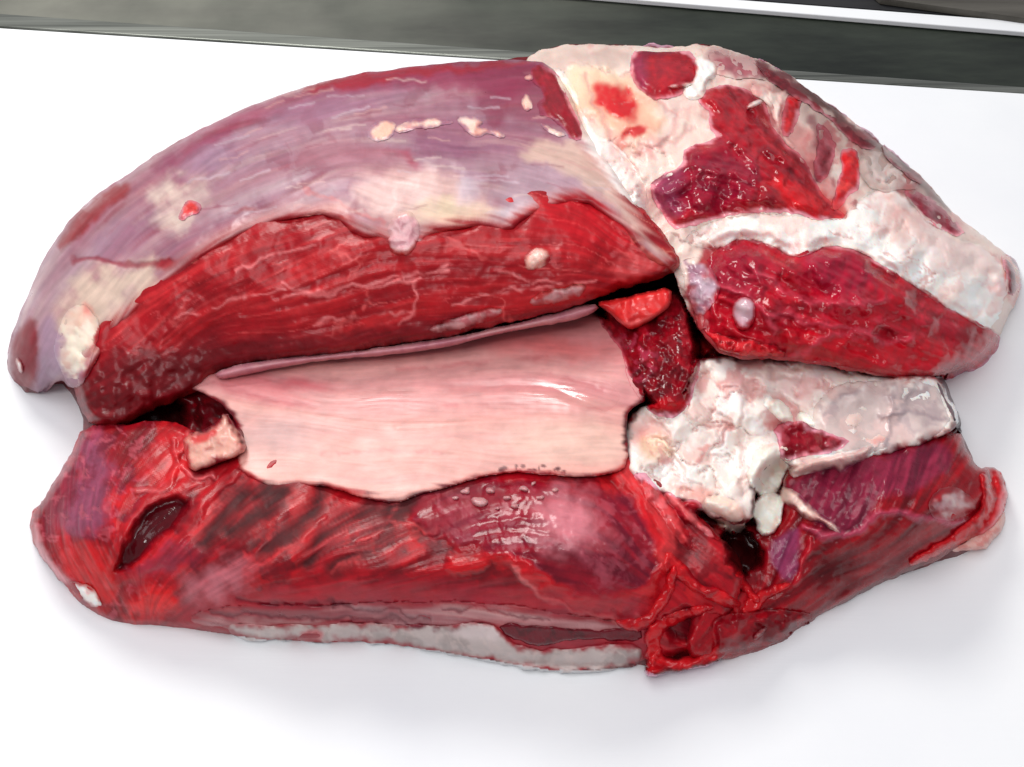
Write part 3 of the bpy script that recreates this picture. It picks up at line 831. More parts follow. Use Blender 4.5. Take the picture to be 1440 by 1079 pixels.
dpatch('right_lobe_muscle', [(975, 395), (1000, 355), (1042, 334), (1085, 345), (1112, 362), (1160, 340), (1212, 350), (1262, 385), (1300, 412), (1348, 440), (1408, 468), (1410, 492), (1378, 520), (1328, 538), (1265, 542), (1200, 527),
                             (1140, 512), (1080, 508), (1020, 495), (990, 470), (985, 430)], .45, (186, 24, 42), (138, 14, 34), (206, 60, 76), 53, edge=(1.0, 22), lump=(27, .24),
       flow=[(1050, 400, 30), (1200, 430, 25), (1300, 480, 20), (1100, 500, 10)], fa=.3, label='large glossy red muscle lobe at the right', extra=low_ex)

dpatch('right_tip_muscle', [(1408, 352), (1432, 370), (1437, 398), (1428, 420), (1416, 412), (1414, 385)], .25, (116, 20, 36), (84, 12, 24), (150, 40, 50), 54, edge=(.6, 8), label='small dark red tip at the far right')
dpatch('slope_muscle', [(1262, 262), (1300, 272), (1335, 298), (1358, 325), (1348, 334), (1318, 322), (1288, 298)], .15, (140, 34, 54), (110, 18, 38), (176, 90, 104), 55, edge=(.4, 10), rough=.3, label='narrow dark red muscle strip on the right slope')
dpatch('red_streak', [(1105, 128), (1133, 138), (1124, 160), (1113, 194), (1098, 192), (1101, 158)], .2, (200, 16, 26), (140, 10, 22), (216, 50, 44), 56, edge=(.15, 10), fw=7)
dpatch('red_streak', [(1180, 212), (1205, 208), (1210, 235), (1212, 265), (1190, 275), (1176, 300), (1165, 290), (1182, 250)], .16, (214, 26, 30), (180, 16, 26), (230, 90, 70), 57, edge=(.15, 10), fw=7)

FATC = ((254, 240, 232), (246, 210, 200), (255, 250, 246))


def fat(name, P, off, seed, edge=(.5, 10), lump=(14, .16), c=FATC, rag=2.0, label=None, rough=.34, extra=None, sm=6, fw=6, hard=False):
    return dpatch(name, P, off, c[0], c[1], c[2], seed, edge=edge, lump=lump, rough=rough, mat=M_FAT, rag=rag, label=label, extra=extra, amount=.1, sm=max(sm, 16), albedo=.96, fw=fw, hard=hard)


# white seam between the right muscles
fat('fat_seam', [(960, 330), (1010, 310), (1060, 300), (1120, 304), (1180, 312), (1200, 285), (1230, 262), (1270, 270), (1300, 305), (1345, 335), (1395, 350), (1418, 385), (1424, 425), (1405, 462), (1385, 466), (1345, 440), (1300, 412),
                 (1262, 387), (1212, 352), (1165, 342), (1130, 362), (1105, 360), (1080, 342), (1040, 336), (1000, 352), (975, 350)], .28, 61, edge=(.8, 14), lump=(30, .24),
    label='thick white fat seam crossing the right of the meat', extra=lambda s: (s.mix(s.poly([(1230, 262), (1310, 300), (1400, 350), (1410, 400), (1330, 370), (1240, 320)], 16, 2), (222, 178, 168), .55), s.mix(s.nz(34, .3, .9, 17), (226, 150, 144), .5)))
fat('fat_seam', [(770, 95), (800, 100), (830, 185), (870, 205), (905, 250), (912, 290), (908, 312), (880, 300), (850, 262), (815, 235), (810, 200), (828, 190), (800, 130)], .45, 62, edge=(.8, 12), lump=(18, .2),
    label='white fat seam between the silverskin and the upper right mass')
fat('fat_patch', [(1205, 215), (1240, 210), (1275, 235), (1300, 262), (1250, 270), (1215, 262)], .14, 63, c=((206, 184, 176), (176, 150, 146), (226, 206, 196)), edge=(.15, 12), fw=14, label='grey white fat patch on the right slope')
dpatch('rim_muscle', [(1060, 82), (1098, 98), (1145, 132), (1195, 168), (1236, 196), (1232, 210), (1205, 206), (1170, 168), (1133, 145), (1098, 124), (1070, 106)], .04, (120, 16, 34), (84, 12, 26), (160, 50, 60), 159, edge=(.15, 8), lump=(24, .05), fw=7, rough=.4, label='dark maroon muscle strip along the top right rim')
dpatch('rim_muscle', [(1238, 200), (1262, 218), (1290, 246), (1300, 262), (1276, 250), (1250, 226)], .04, (110, 24, 36), (80, 20, 26), (150, 80, 80), 160, edge=(.15, 8), lump=(24, .05), fw=6, rough=.4)
dpatch('rose_film', [(1000, 70), (1045, 80), (1078, 96), (1085, 112), (1050, 112), (1010, 108), (995, 95)], .05, (176, 92, 100), (140, 50, 64), (206, 150, 150), 162, edge=(.15, 10), lump=(24, .06), fw=12, mat=M_SKIN)
dpatch('thin_flesh', [(1145, 170), (1165, 180), (1178, 210), (1168, 245), (1150, 262), (1142, 235), (1150, 205)], .04, (150, 60, 66), (110, 30, 40), (190, 140, 136), 163, edge=(.15, 10), lump=(20, .08), fw=12)
fat('fat_shred', [(976, 82), (992, 78), (1009, 90), (1008, 108), (994, 116), (992, 132), (975, 142), (962, 136), (960, 116), (978, 112)], .3, 65, edge=(.35, 5), lump=(7, .1))
fat('fat_shred', [(935, 120), (965, 112), (975, 120), (945, 128)], .25, 66, edge=(.3, 4), lump=(7, .08), rag=1.5)
fat('fat_shred', [(1048, 148), (1070, 138), (1076, 142), (1052, 156)], .3, 67, edge=(.3, 4), lump=(7, .06), rag=1)
fat('fat_ridge', [(1060, 112), (1085, 130), (1112, 122), (1102, 150), (1096, 185), (1120, 205), (1112, 210), (1088, 175), (1080, 145), (1050, 130)], .2, 68, edge=(.4, 6), lump=(12, .12), rag=2, c=((232, 196, 184), (214, 140, 136), (240, 220, 208)))
# lilac membrane and pale knob at the inner corner
dpatch('lilac_membrane', [(955, 370), (985, 362), (1005, 380), (1015, 410), (1000, 430), (985, 445), (970, 430), (962, 400)], .2, (200, 168, 182), (170, 112, 132), (230, 212, 216), 71, edge=(.4, 12), mat=M_SKIN, rough=.2, fw=16)
s = Sheet('pale_knob', [(1030, 425), (1045, 416), (1060, 422), (1064, 440), (1056, 462), (1040, 466), (1030, 450)], rag=.8, seed=72)
s.smoothcomp(.55, 6); s.edge(.5, 13); s.fill((206, 160, 170)); s.mix(s.ell(1046, 436, 10, 12, 0, .8), (224, 200, 204), .7); s.rough[:] = .12; s.feather(7); s.build(M_BONE, meat, 'small smooth pale knob bulging from the red lobe')
dpatch('torn_edge', [(985, 455), (1010, 470), (1050, 478), (1110, 492), (1100, 505), (1060, 502), (1030, 510), (1000, 500), (985, 515), (982, 485)], .3, (222, 34, 44), (160, 14, 28), (240, 90, 84), 73, edge=(.5, 7), lump=(9, .25), rag=4)

# ================================================================== LOWER RIGHT FAT
E = [(985, 505), (1030, 500), (1140, 505), (1200, 520), (1260, 530), (1322, 528), (1338, 565), (1352, 602), (1300, 622), (1260, 636), (1180, 652), (1120, 660), (1090, 640), (1060, 690), (1062, 720), (1040, 745), (1005, 728), (940, 700), (884, 672),
     (878, 620), (884, 585), (905, 570), (950, 570), (968, 540), (975, 505)]
s = Sheet('knuckle_fat', E, rag=3, seed=81)
s.height([(1000, 515, 5.3), (1100, 515, 5.5), (1200, 535, 5.2), (1320, 545, 4.1), (1340, 600, 4.4), (1200, 620, 5.4), (1050, 600, 5.2), (950, 620, 5.6), (890, 640, 5.4), (1000, 700, 5.2), (1080, 640, 4.6), (1030, 740, 4.4)])
s.lumps(64, .6, 1, 2).lumps(30, .10, 12, 2)
s.lumps(20, .05, 4, 2); s.edge(.35, 10)
s.fill((246, 232, 222)); s.mix(s.nz(40, .1, .7, 2), (236, 190, 178), .6); s.mix(s.nz(30, .1, .5, 5), (255, 250, 244), .7)
s.mix(s.ell(908, 618, 32, 36, 0, .9, 2), (232, 140, 130), .85); s.mix(s.poly([(890, 625), (930, 610), (960, 640), (900, 660)], 12, 2), (244, 220, 178), .6)
s.mix(s.nz(30, .35, .8, 9), (212, 120, 116), .6)
for P in ([(1052, 560), (1040, 620), (1050, 690)], [(985, 560), (1030, 600), (1000, 640)], [(930, 600), (950, 650), (990, 690)], [(1060, 545), (1110, 560), (1130, 600)], [(990, 640), (1010, 640)], [(1075, 520), (1120, 540)]):
    m = s.line(P, 2, 7, 2.2); s.mix(m, (206, 146, 138), .4).puff(m, -.14)  # fold lines: shade put into the colour of real dips
s.mix(s.poly([(930, 680), (1000, 690), (1060, 720), (1045, 755), (1000, 730)], 12, 2), (232, 140, 122), .75); s.mix(s.ell(1130, 545, 50, 16, 0, 1, 2), (232, 178, 176), .6); s.mix(s.poly([(1070, 560), (1110, 560), (1130, 590), (1110, 610), (1080, 600)], 8, 2), (210, 120, 116), .6)
s.rough[:] = .30; s.lobules(46, .07, .16); s.lobules(24, .05, .05, a=.35, seed=41); s.feather(9)
s.build(M_FAT, meat, 'lumpy cream fat around the joint at the right of centre', albedo=.92)
# greyish see-through membrane over the fat
s = Sheet('grey_membrane', [(1150, 560), (1180, 538), (1240, 534), (1320, 530), (1334, 565), (1350, 602), (1300, 622), (1250, 638), (1200, 642), (1160, 632), (1130, 636), (1140, 600)], rag=2.5, seed=82)
s.smoothcomp(.18, 16); s.lumps(40, .18, 2, 2); s.edge(.25, 14)
s.fill((216, 194, 188)); s.mix(s.nz(34, 0, .6), (180, 158, 160), .7); s.mix(s.nz(28, .1, .5, 4), (240, 206, 198), .7)
for P in ([(1150, 575), (1200, 545), (1260, 540)], [(1240, 590), (1290, 575), (1340, 600)], [(1250, 545), (1260, 600), (1240, 630)], [(1285, 535), (1275, 560)]):
    m = s.line(P, 1.5, 4, 1.5); s.mix(m, (150, 130, 136), .6).puff(m, .08)
s.rough[:] = .25; s.feather(18); s.build(M_SKIN, meat, 'grey translucent membrane at the lower right')
s = Sheet('dark_rim', [(1312, 530), (1330, 530), (1340, 565), (1356, 605), (1350, 612), (1334, 580), (1322, 555)], rag=1, seed=83)
s.smoothcomp(.1, 3); s.edge(.4, 6); s.fill((112, 92, 96)); s.mix(s.nz(9, 0, .5), (50, 30, 38), .8); s.build(M_SKIN, meat)
# fat lumps and tendon
LUMPS = [
    ([(1052, 650), (1070, 625), (1100, 618), (1114, 630), (1108, 665), (1094, 695), (1080, 708), (1068, 700), (1052, 680)], .75, 91, 'upper white fat lump beside the dark gap'),
    ([(1060, 702), (1085, 690), (1105, 700), (1100, 730), (1086, 756), (1066, 752), (1060, 730)], .75, 92, 'lower white fat lump hanging at the end of the tendon'),
    ([(1075, 548), (1100, 560), (1120, 580), (1118, 600), (1100, 600), (1085, 585), (1068, 575)], .3, 95, None),
    ([(1120, 575), (1140, 580), (1152, 600), (1136, 612), (1118, 600)], .3, 98, None)]
for P, off, sd, lb in LUMPS:
    fat('fat_lump', P, off, sd, edge=(.7, 13), lump=(13, .14), rag=2.5, label=lb, sm=12, fw=3, hard=True,
        c=((255, 242, 228), (246, 206, 190), (255, 250, 242)))
fat('tendon', [(1105, 655), (1140, 645), (1180, 636), (1210, 630), (1230, 622), (1222, 645), (1195, 655), (1185, 668), (1170, 658), (1130, 668), (1112, 672)], .45, 99, edge=(.5, 8), lump=(16, .1), rag=1.5,
    c=((226, 190, 180), (196, 140, 140), (240, 214, 204)), label='pale tendon crossing the purple muscle')
fat('tendon_strand', [(1095, 682), (1120, 690), (1140, 712), (1165, 728), (1186, 748), (1180, 752), (1155, 736), (1135, 734), (1110, 712), (1092, 704)], .45, 100, edge=(.45, 6), lump=(12, .1), rag=1.5,
    c=((236, 200, 186), (214, 150, 142), (244, 224, 212)), label='thin pale strand running down over the purple muscle')
fat('fat_patch', [(1306, 700), (1325, 682), (1360, 690), (1376, 712), (1358, 728), (1325, 734), (1308, 724)], .12, 101, edge=(.3, 10), fw=20, c=((206, 168, 166), (170, 100, 112), (226, 200, 194)), label='pale fat patch on the right end of the dark lower muscle')
dpatch('red_fleck', [(950, 705), (975, 700), (990, 712), (985, 735), (965, 740), (950, 725)], .3, (176, 24, 40), (130, 14, 32), (210, 70, 80), 102, edge=(.4, 7))
dpatch('joint_flesh', [(1085, 600), (1120, 590), (1150, 606), (1200, 615), (1180, 636), (1130, 640), (1100, 650), (1094, 625)], .12, (150, 40, 52), (110, 14, 28), (196, 110, 112), 103, edge=(.3, 8))

dpatch('connective_strand', [(888, 660), (915, 672), (950, 716), (978, 770), (964, 774), (935, 730), (900, 692)], .15, (228, 100, 92), (206, 50, 54), (242, 160, 146), 104, edge=(.3, 9), lump=(14, .14), fw=10)
dpatch('connective_strand', [(930, 690), (950, 694), (990, 730), (1016, 752), (1008, 762), (976, 742), (940, 708)], .2, (232, 140, 126), (214, 80, 76), (246, 190, 174), 105, edge=(.3, 7), lump=(12, .12), fw=6)
fat('fat_lump', [(985, 700), (1010, 690), (1040, 706), (1052, 735), (1040, 756), (1016, 748), (998, 728)], .3, 106, edge=(.5, 12), lump=(16, .12), rag=2, c=((248, 214, 196), (236, 160, 144), (255, 238, 226)), fw=4, label='peach coloured fat lump just above the dark cavity')

# ---- stringy red tissue at the bottom right of centre
STR = [([(905, 880), (925, 868), (960, 856), (1000, 846), (1010, 858), (970, 872), (935, 886), (930, 930), (915, 945), (905, 935)], 111),
       ([(930, 905), (940, 925), (990, 920), (1010, 905), (1030, 870), (1030, 850), (1044, 852), (1046, 880), (1026, 915), (1005, 935), (960, 944), (925, 950), (905, 950), (910, 925)], 112),
       ([(940, 770), (960, 790), (985, 820), (1030, 835), (1050, 850), (1030, 860), (985, 842), (950, 812), (930, 800)], 113),
       ([(860, 868), (905, 870), (930, 830), (945, 790), (958, 795), (945, 840), (925, 872), (910, 892), (870, 886)], 114),
       ([(1040, 850), (1080, 820), (1110, 815), (1120, 825), (1085, 840), (1060, 870), (1046, 872)], 115),
       ([(1040, 800), (1060, 825), (1075, 850), (1062, 856), (1045, 835), (1030, 810)], 116)]
for P, sd in STR:
    s = Sheet('red_strand', P, rag=2.5, seed=sd)
    s.smoothcomp(.22, 14); s.h = np.maximum(s.h, 1.2); s.edge(.45, 9); s.lumps(13, .12)
    s.fill((206, 30, 36)); s.mix(s.nz(14, 0, .5), (160, 14, 28), .7); s.mix(s.nz(8, .2, .6, 5), (226, 70, 64), .5); s.rough[:] = .2; s.feather(7)
    s.build(M_MUS, meat)
dpatch('dark_lobe', [(1000, 868), (1050, 860), (1110, 855), (1150, 865), (1100, 905), (1060, 915), (1010, 925), (1004, 900)], .3, (142, 16, 30), (100, 10, 22), (180, 30, 40), 118, edge=(.7, 12), lump=(16, .16))
fat('fat_shred', [(1060, 893), (1074, 882), (1080, 884), (1068, 898), (1060, 902)], .3, 119, edge=(.3, 4), lump=(7, .05), rag=.8)

# ================================================================== INNER DARK BLOCK AND FLAP
dpatch('dark_muscle_block', [(838, 432), (870, 416), (920, 402), (952, 398), (970, 420), (982, 455), (986, 500), (978, 550), (955, 588), (915, 582), (895, 558), (880, 520), (872, 488), (850, 470)], 0, (136, 14, 30), (96, 8, 24), (176, 30, 44), 121,
       edge=(.9, 12), lump=(15, .28), label='dark maroon block of muscle standing right of the pink film',
       extra=lambda s: (s.mix(s.poly([(868, 470), (905, 465), (925, 500), (905, 540), (885, 520)], 14, 2) * s.nz(8, -.2, .4, 9), (200, 96, 116), .6), s.mix(s.ell(940, 570, 34, 12, 0, .7, 1.5), (200, 24, 32), .8), s.wet(s.ell(930, 520, 50, 60, 0, .8), .1),
                        setattr(s, 'h', tps([(850, 445, 5.0), (950, 405, 6.0), (980, 470, 6.4), (975, 550, 6.2), (910, 575, 5.9), (880, 500, 5.6), (930, 490, 6.6)], s.U, s.V) + fbm(s.U / 14, s.V / 14, 5, 3) * .22), s.edge(.9, 12)))
s = Sheet('red_flap', [(836, 426), (862, 422), (905, 412), (944, 404), (944, 428), (925, 446), (892, 464), (880, 462), (858, 440)], rag=1.2, seed=122)
s.height([(840, 428, 6.6), (890, 420, 7.0), (944, 410, 7.2), (890, 460, 6.6), (930, 440, 7.0)]); s.lumps(22, .14); s.edge(.5, 7)
s.fill((224, 66, 56)); s.mix(s.nz(10, 0, .5), (200, 34, 36), .7); s.mix(s.line([(838, 430), (880, 460), (925, 446), (942, 428)], 2, 3, .3), (240, 140, 120), .7); s.rough[:] = .28
s.build(M_MUS, meat, 'bright red flap of flesh hanging over the pink film')

# ================================================================== UPPER MUSCLE WITH CUT FACE AND SILVERSKIN
AH = [(20, 500, 2.3), (45, 555, 1.0), (60, 400, 4.2), (130, 300, 5.4), (250, 215, 6.0), (400, 135, 6.0), (600, 100, 6.2), (760, 95, 6.8), (120, 480, 5.0), (120, 570, 3.9), (200, 575, 3.6), (200, 450, 5.8),
      (250, 350, 7.6), (300, 520, 4.2), (400, 220, 8.3), (400, 330, 8.5), (420, 420, 7.2), (500, 490, 5.3), (600, 180, 8.9), (600, 300, 9.3), (600, 400, 7.8), (650, 470, 5.9), (760, 200, 8.8),
      (760, 330, 9.2), (800, 400, 8.0), (780, 445, 6.5), (860, 300, 9.0), (930, 370, 8.0), (870, 400, 7.3)]
CUT = [(100, 530), (125, 460), (195, 405), (290, 325), (395, 275), (470, 265), (560, 280), (650, 270), (760, 262), (840, 250), (895, 285), (940, 335), (958, 370), (945, 388), (880, 402), (858, 414), (790, 436), (700, 458), (600, 478),
       (500, 494), (400, 504), (320, 516), (292, 530), (280, 548), (250, 562), (215, 574), (175, 600), (130, 600), (112, 575)]
s = Sheet('cut_muscle_face', CUT, rag=2.5, seed=131)
s.height(AH)
s.flow([(130, 560, -35), (220, 470, -38), (320, 400, -32), (450, 340, -25), (450, 430, -12), (600, 350, -5), (600, 440, -8), (750, 400, -8), (750, 320, 10), (850, 330, 35), (900, 370, 10), (350, 480, -8)])
F = s.fib(110, 17, 1, 3); F2 = s.fib(60, 7, 2, 3); F3 = s.fib(28, 3.6, 3, 2)
s.puff(F, .055).puff(F2, .02).puff(F3, .006).lumps(40, .12, 3)
s.fill((166, 20, 30)); s.mix(sst(0, .5, F), (192, 40, 42), .65); s.mix(sst(0, .5, -F), (160, 18, 32), .75); s.mix(sst(.1, .6, F2), (216, 72, 66), .45)
s.mix(sst(.1, .6, -F2), (138, 12, 28), .5)
s.mix(sst(.3, .8, F3), (230, 110, 96), .28)
# thin marbling lines that follow the fibres
ridge = 1 - sst(.0, .055, np.abs(s.fib(95, 26, 9, 2, .3))); s.mix(ridge * s.nz(60, -.15, .4, 33), (232, 130, 112), .6).puff(ridge, .012)
ridge = 1 - sst(.0, .04, np.abs(s.fib(60, 15, 14, 2, .4))); s.mix(ridge * s.nz(70, 0, .4, 38), (230, 120, 108), .5)
for P, w in (([(395, 400), (430, 415), (480, 410), (540, 390), (600, 388), (625, 372)], 2.6), ([(395, 420), (470, 405), (560, 400), (600, 392)], 2.2), ([(580, 395), (590, 440), (560, 455)], 2.0), ([(440, 455), (520, 440), (580, 442)], 2.2),
             ([(560, 398), (590, 382), (630, 380)], 3.5), ([(250, 450), (330, 420), (400, 410)], 1.8), ([(700, 380), (760, 400), (840, 395)], 2.0), ([(640, 430), (700, 410), (780, 405)], 1.8), ([(330, 380), (400, 350), (440, 345)], 1.8)):
    m = s.line(P, w * .5, 3.0, 1.0) * s.nz(26, -.7, -.1, w); s.mix(m, (240, 170, 150), .8).puff(m, .02)
# darker lower band (deep red plus painted shading) and dark left end
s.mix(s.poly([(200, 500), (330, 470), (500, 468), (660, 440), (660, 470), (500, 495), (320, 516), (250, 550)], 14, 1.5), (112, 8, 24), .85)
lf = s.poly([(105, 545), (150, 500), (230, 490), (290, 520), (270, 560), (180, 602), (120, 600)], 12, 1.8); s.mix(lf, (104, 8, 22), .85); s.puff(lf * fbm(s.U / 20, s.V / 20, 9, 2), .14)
s.mix(s.poly([(740, 290), (830, 275), (880, 320), (900, 360), (820, 350), (760, 320)], 14, 1.6), (206, 30, 42), .6)
s.mix(s.poly([(850, 380), (900, 350), (950, 372), (880, 400)], 6, 1.2), (226, 110, 98), .6)
s.mix(s.poly([(880, 402), (955, 374), (945, 390), (870, 412)], 5, .6), (90, 14, 22), .7)  # dark of the cavity below, painted onto this corner
s.edge(1.4, 20, .6, 12)
s.rough[:] = .36; s.amount[:] = .6
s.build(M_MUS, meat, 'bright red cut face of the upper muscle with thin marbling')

# pale streaks of film left on the cut face
for P, sd in (([(742, 424), (765, 410), (800, 402), (826, 400), (822, 412), (790, 425), (752, 432)], 141), ([(600, 462), (630, 448), (670, 436), (704, 432), (706, 444), (670, 458), (620, 470)], 142)):
    dpatch('film_streak', P, .10, (206, 150, 150), (190, 90, 98), (222, 176, 170), sd, edge=(.25, 6), mat=M_SKIN, lump=(20, .06), rough=.35)
# thin film below the cut face
s = Sheet('lower_film_edge', [(300, 524), (350, 508), (500, 494), (640, 474), (760, 446), (835, 424), (845, 436), (800, 452), (700, 470), (640, 486), (560, 498), (440, 508), (340, 528), (310, 534)], rag=1.2, seed=143)
s.height([(300, 528, 4.3), (400, 512, 4.7), (500, 500, 5.0), (640, 480, 5.5), (760, 452, 6.0), (840, 430, 6.5)]); s.edge(.5, 12)
s.flow([(300, 520, -8), (500, 495, -8), (800, 445, -16)])
s.fill((206, 136, 144)); s.mix(s.nz(30, 0, .5), (186, 112, 126), .7); s.mix(sst(0, .5, fbm(s.U / 80, (s.V + .16 * s.U) / 5, 5, 3)), (222, 166, 164), .6); s.rough[:] = .35
s.build(M_SKIN, meat)

SK = [(8, 530), (12, 485), (38, 420), (60, 368), (90, 320), (125, 283), (175, 248), (240, 205), (330, 157), (430, 120), (540, 98), (640, 88), (735, 84), (772, 88), (800, 130), (815, 165), (835, 205), (870, 250), (900, 300), (935, 340), (957, 368),
      (940, 378), (900, 362), (885, 330), (850, 300), (822, 282), (780, 288), (740, 305), (715, 328), (680, 318), (640, 322), (605, 330), (595, 348), (575, 362), (548, 360), (540, 335), (500, 335), (470, 300), (400, 308), (350, 325), (300, 352), (250, 392), (205, 430),
      (160, 462), (140, 500), (118, 540), (100, 548), (84, 532), (62, 556), (42, 562)]
s = Sheet('silverskin', SK, rag=1.6, ragscale=34, seed=151)
s.height(AH); s.puff(np.ones_like(s.U), .12)
s.flow([(40, 450, -70), (120, 350, -48), (250, 260, -36), (400, 170, -20), (600, 120, -8), (750, 110, 0), (150, 430, -52), (300, 330, -30), (450, 260, -25), (600, 200, 3), (600, 280, 18), (750, 240, 20), (850, 260, 35), (920, 340, 40), (500, 290, 28), (700, 170, -5)])
F = s.fib(150, 22, 1, 3); F2 = s.fib(80, 8, 2, 3); F3 = s.fib(40, 4, 3, 2)
edge_s = sst(0, 60, s.d)
s.puff(F, .045).puff(F2, .015).puff(F3, .005).lumps(60, .16, 3, 2)
s.fill((178, 128, 142))
s.mix(sst(0, .5, F), (196, 146, 150), .6); s.mix(sst(0, .5, -F), (156, 108, 132), .7)
s.mix(sst(.1, .6, F2), (216, 176, 170), .45); s.mix(sst(.15, .6, -F2), (166, 84, 102), .35)
s.mix(sst(.25, .7, F3), (224, 190, 182), .28)
s.mix(sst(-.2, .7, s.fib(170, 44, 51)), (150, 74, 96), .6); s.mix(sst(-.2, .7, s.fib(130, 34, 53)), (198, 172, 178), .6)
s.mix(s.nz(26, .15, .6, 55) * (1 - sst(230, 300, s.V)), (140, 52, 76), .4)
# violet/crimson rim at the top
s.mix(s.poly([(240, 205), (330, 157), (430, 120), (540, 98), (740, 84), (775, 92), (760, 130), (700, 140), (600, 118), (480, 130), (400, 150), (330, 185), (270, 215)], 12, 1.2), (158, 50, 84), .75)
s.mix(s.poly([(620, 88), (740, 84), (775, 90), (810, 160), (780, 190), (740, 170), (690, 175), (660, 120)], 16, 1.6), (136, 32, 66), .7)
s.mix(s.poly([(420, 122), (540, 98), (740, 84), (745, 90), (600, 104), (440, 134)], 5, 1), (168, 20, 40), .85)
s.mix(s.poly([(88, 320), (125, 283), (170, 255), (190, 262), (150, 295), (108, 335), (80, 360)], 5, .8), (148, 18, 26), .95)
s.mix(s.poly([(215, 235), (300, 185), (340, 175), (290, 215), (235, 245)], 10, 1.4), (150, 52, 92), .6)
s.mix(s.ell(300, 225, 55, 22, -25, .8, 1.6), (168, 136, 160), .6)
s.mix(s.ell(620, 205, 62, 22, 5, .8, 1.6), (146, 84, 112), .8)
s.mix(s.ell(470, 150, 110, 18, -8, .8, 1.6), (164, 108, 132), .6)
s.mix(s.poly([(120, 350), (200, 290), (250, 300), (220, 330), (140, 370)], 12, 1.4), (152, 108, 134), .5)
s.mix(sst(.25, .8, s.fib(70, 9, 57)) * s.nz(60, -.3, .3, 58), (150, 44, 62), .45)
# cream and pinkish areas
s.mix(s.ell(250, 290, 50, 30, -20, 1, 4), (232, 208, 192), .85)
s.mix(s.poly([(85, 420), (120, 385), (210, 365), (235, 380), (190, 420), (150, 470), (110, 520), (80, 490)], 20, 3), (232, 204, 182), .85)
s.mix(s.ell(125, 440, 14, 12, 0, .9, 1.6), (232, 120, 110), .7)
s.mix(s.poly([(250, 392), (330, 345), (420, 300), (500, 280), (480, 300), (380, 320), (300, 365), (200, 440)], 7, 1), (222, 160, 152), .8)
s.mix(s.poly([(500, 240), (580, 235), (660, 260), (700, 290), (690, 320), (620, 325), (560, 320), (510, 290)], 16, 2.2), (234, 190, 180), .8)
s.mix(s.ell(640, 300, 60, 18, 0, .8, 2), (242, 216, 180), .8)
s.mix(s.ell(658, 265, 18, 22, 0, .8, 1), (206, 190, 204), .6)
s.mix(s.ell(730, 300, 50, 16, -10, .9, 1.5), (214, 200, 208), .8)
s.mix(s.poly([(700, 240), (800, 225), (860, 270), (900, 300), (850, 300), (780, 290), (720, 300)], 14, 1.4), (186, 152, 164), .7)
s.mix(s.poly([(760, 190), (820, 205), (880, 270), (950, 360), (930, 365), (860, 290), (800, 240), (720, 220)], 9, 1.5), (232, 196, 176), .75)
s.mix(s.poly([(400, 200), (470, 190), (560, 215), (600, 250), (500, 250), (430, 240)], 16, 1.8), (176, 110, 122), .6)
s.mix(s.ell(580, 225, 26, 9, 35, .8, 1.3), (172, 50, 78), .7)
s.mix(s.ell(345, 298, 20, 4, 0, .8, 1), (160, 28, 44), .8)
m = s.line([(105, 364), (170, 366), (215, 378), (240, 372)], 3, 4, 1.2); s.mix(m, (150, 40, 58), .75).puff(m, -.06)
s.mix(s.ell(235, 374, 16, 9, -10, .7, 1), (170, 28, 40), .85)
m = s.line([(430, 270), (520, 300), (540, 312)], 2, 3, 1.4); s.mix(m, (206, 110, 110), .6)
for k in range(90):
    x = random.uniform(240, 900); y = 96 + random.random() * 220
    if y > 320 - max(0, 300 - x) * .5: continue
    L_ = random.uniform(16, 60); a = math.radians(-22 + (x - 200) / 700 * 40 + random.uniform(-8, 8))
    m = s.line([(x, y), (x + L_ * math.cos(a), y + L_ * math.sin(a))], random.uniform(.3, 1.0), 2.2, .7, 0)
    s.mix(m, random.choice([(232, 200, 192), (226, 170, 164), (150, 70, 92), (214, 190, 200)]), .5)
# tail at the far left
s.mix(s.poly([(12, 500), (30, 460), (50, 440), (56, 480), (60, 520), (40, 558), (14, 538)], 6, .8), (142, 22, 36), .95)
s.mix(s.poly([(56, 450), (80, 440), (88, 520), (66, 552), (50, 550), (60, 500)], 7, .8), (174, 140, 162), .8)
s.edge(1.9, 30, .18, 8)
s.rough[:] = .42; s.wet(s.nz(30, 0, .5, 44), .32); s.amount[:] = .4
s.mix(sst(30, 4, s.d) * sst(20, 50, DOUT[s.sl]), (222, 150, 142), .55); kk = s.c.copy(); s.feather(20); q_ = sst(14, 40, DOUT[s.sl])[..., None]; s.c = s.c * q_ + kk * (1 - q_)
s.build(M_SKIN, meat, 'mauve silverskin stretched over the big upper muscle', albedo=.80)

# bare red strip at the right end of the silverskin
dpatch('bare_muscle_strip', [(748, 92), (775, 92), (795, 125), (812, 165), (822, 196), (806, 200), (780, 172), (755, 155), (765, 130), (745, 110)], .14, (142, 14, 32), (116, 10, 28), (166, 30, 50), 161, edge=(.3, 10), lump=(20, .06), rough=.3,
       flow=[(780, 110, 65), (810, 180, 65)], fa=.4)
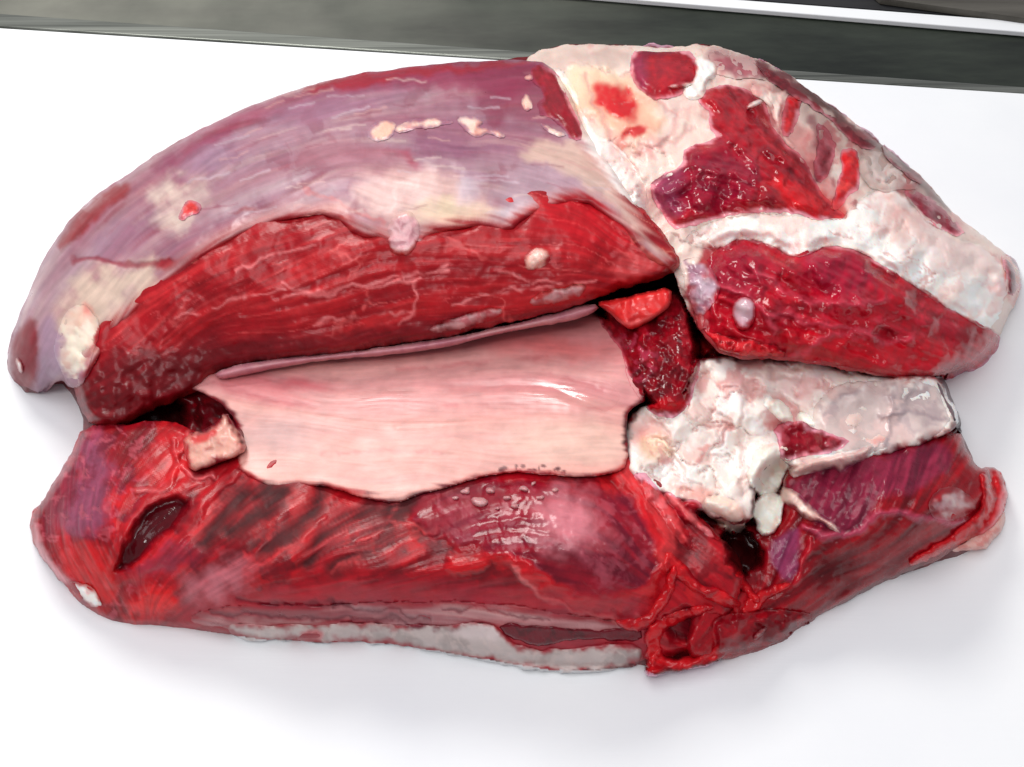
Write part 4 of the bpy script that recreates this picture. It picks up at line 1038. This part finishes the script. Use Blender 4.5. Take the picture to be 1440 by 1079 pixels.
# fat shreds on the silverskin
SH = [[(516, 184), (528, 170), (548, 168), (558, 178), (552, 194), (535, 200), (520, 196)], [(552, 182), (575, 170), (605, 164), (640, 170), (625, 177), (590, 180), (565, 190)], [(640, 170), (648, 162), (672, 163), (682, 172), (672, 180), (690, 178), (712, 190), (708, 196), (688, 188), (672, 194), (655, 184)], [(732, 142), (742, 130), (750, 150), (738, 158)], [(758, 172), (768, 172), (778, 182), (800, 190), (790, 194), (765, 184)], [(735, 108), (748, 104), (752, 112), (740, 116)]]
for k, P in enumerate(SH):
    fat('fat_shred', P, .10, 171 + k, edge=(.22, 4), lump=(7, .06), rag=2.5, c=((236, 186, 162) if k < 1 else (240, 204, 186), (226, 150, 136), (246, 220, 204)), sm=3, fw=7)
dpatch('red_tear', [(256, 292), (262, 282), (272, 282), (284, 290), (280, 302), (266, 304), (258, 312), (248, 308)], .14, (226, 80, 64), (180, 30, 36), (240, 150, 130), 181, edge=(.25, 5), lump=(6, .12), rag=1.5)
# hanging translucent tab and pale knot on the cut face
s = Sheet('membrane_tab', [(545, 312), (560, 296), (585, 296), (594, 316), (592, 340), (578, 360), (556, 362), (542, 345)], rag=1.5, seed=182)
s.smoothcomp(.12, 10); s.edge(.3, 10); s.lumps(14, .08); s.fill((232, 178, 180)); s.mix(s.nz(9, 0, .5), (214, 140, 150), .6); s.mix(s.line([(545, 350), (565, 360), (588, 345)], 3, 4), (240, 200, 190), .7); s.rough[:] = .25; s.feather(9)
s.build(M_SKIN, meat, 'translucent pink tab hanging over the cut face')
fat('fat_knot', [(736, 362), (750, 350), (768, 350), (778, 362), (768, 376), (746, 382), (736, 376)], .22, 183, edge=(.4, 8), lump=(8, .1), rag=2, c=((240, 182, 166), (230, 140, 128), (246, 214, 200)), label='pale fat knot on the red cut face')
# creamy fat bulge under the silverskin at the left
fat('fat_bulge', [(80, 470), (92, 440), (112, 425), (135, 440), (140, 470), (128, 500), (122, 535), (108, 548), (95, 542), (85, 515), (74, 495)], .12, 184, edge=(.3, 22), fw=26, lump=(20, .14), rag=2, c=((232, 216, 196), (222, 170, 150), (242, 232, 214)),
    label='cream fat bulge at the left end of the meat')
fat('fat_shred', [(20, 505), (26, 502), (34, 520), (30, 528), (24, 520)], .2, 185, edge=(.25, 3), lump=(6, .03), rag=.4)
fat('fat_shred', [(96, 815), (112, 818), (138, 835), (140, 856), (118, 852), (102, 832)], .1, 186, edge=(.3, 10), lump=(12, .1), rag=4, fw=10)

# smaller pieces belong to the part they sit on
for child, host in (('fat_nodule', 'lower_muscle'), ('pale_knob', 'right_lobe_muscle'), ('film_streak', 'cut_muscle_face'), ('fat_knot', 'cut_muscle_face'),
                    ('torn_slit', 'bone_film'), ('dark_slit', 'belly_membrane'), ('red_tear', 'silverskin'), ('dark_rim', 'grey_membrane')):
    h_ = bpy.data.objects.get(host)
    for o in list(bpy.data.objects):
        if o.name.split('.')[0] == child and h_ is not None:
            o.parent = h_
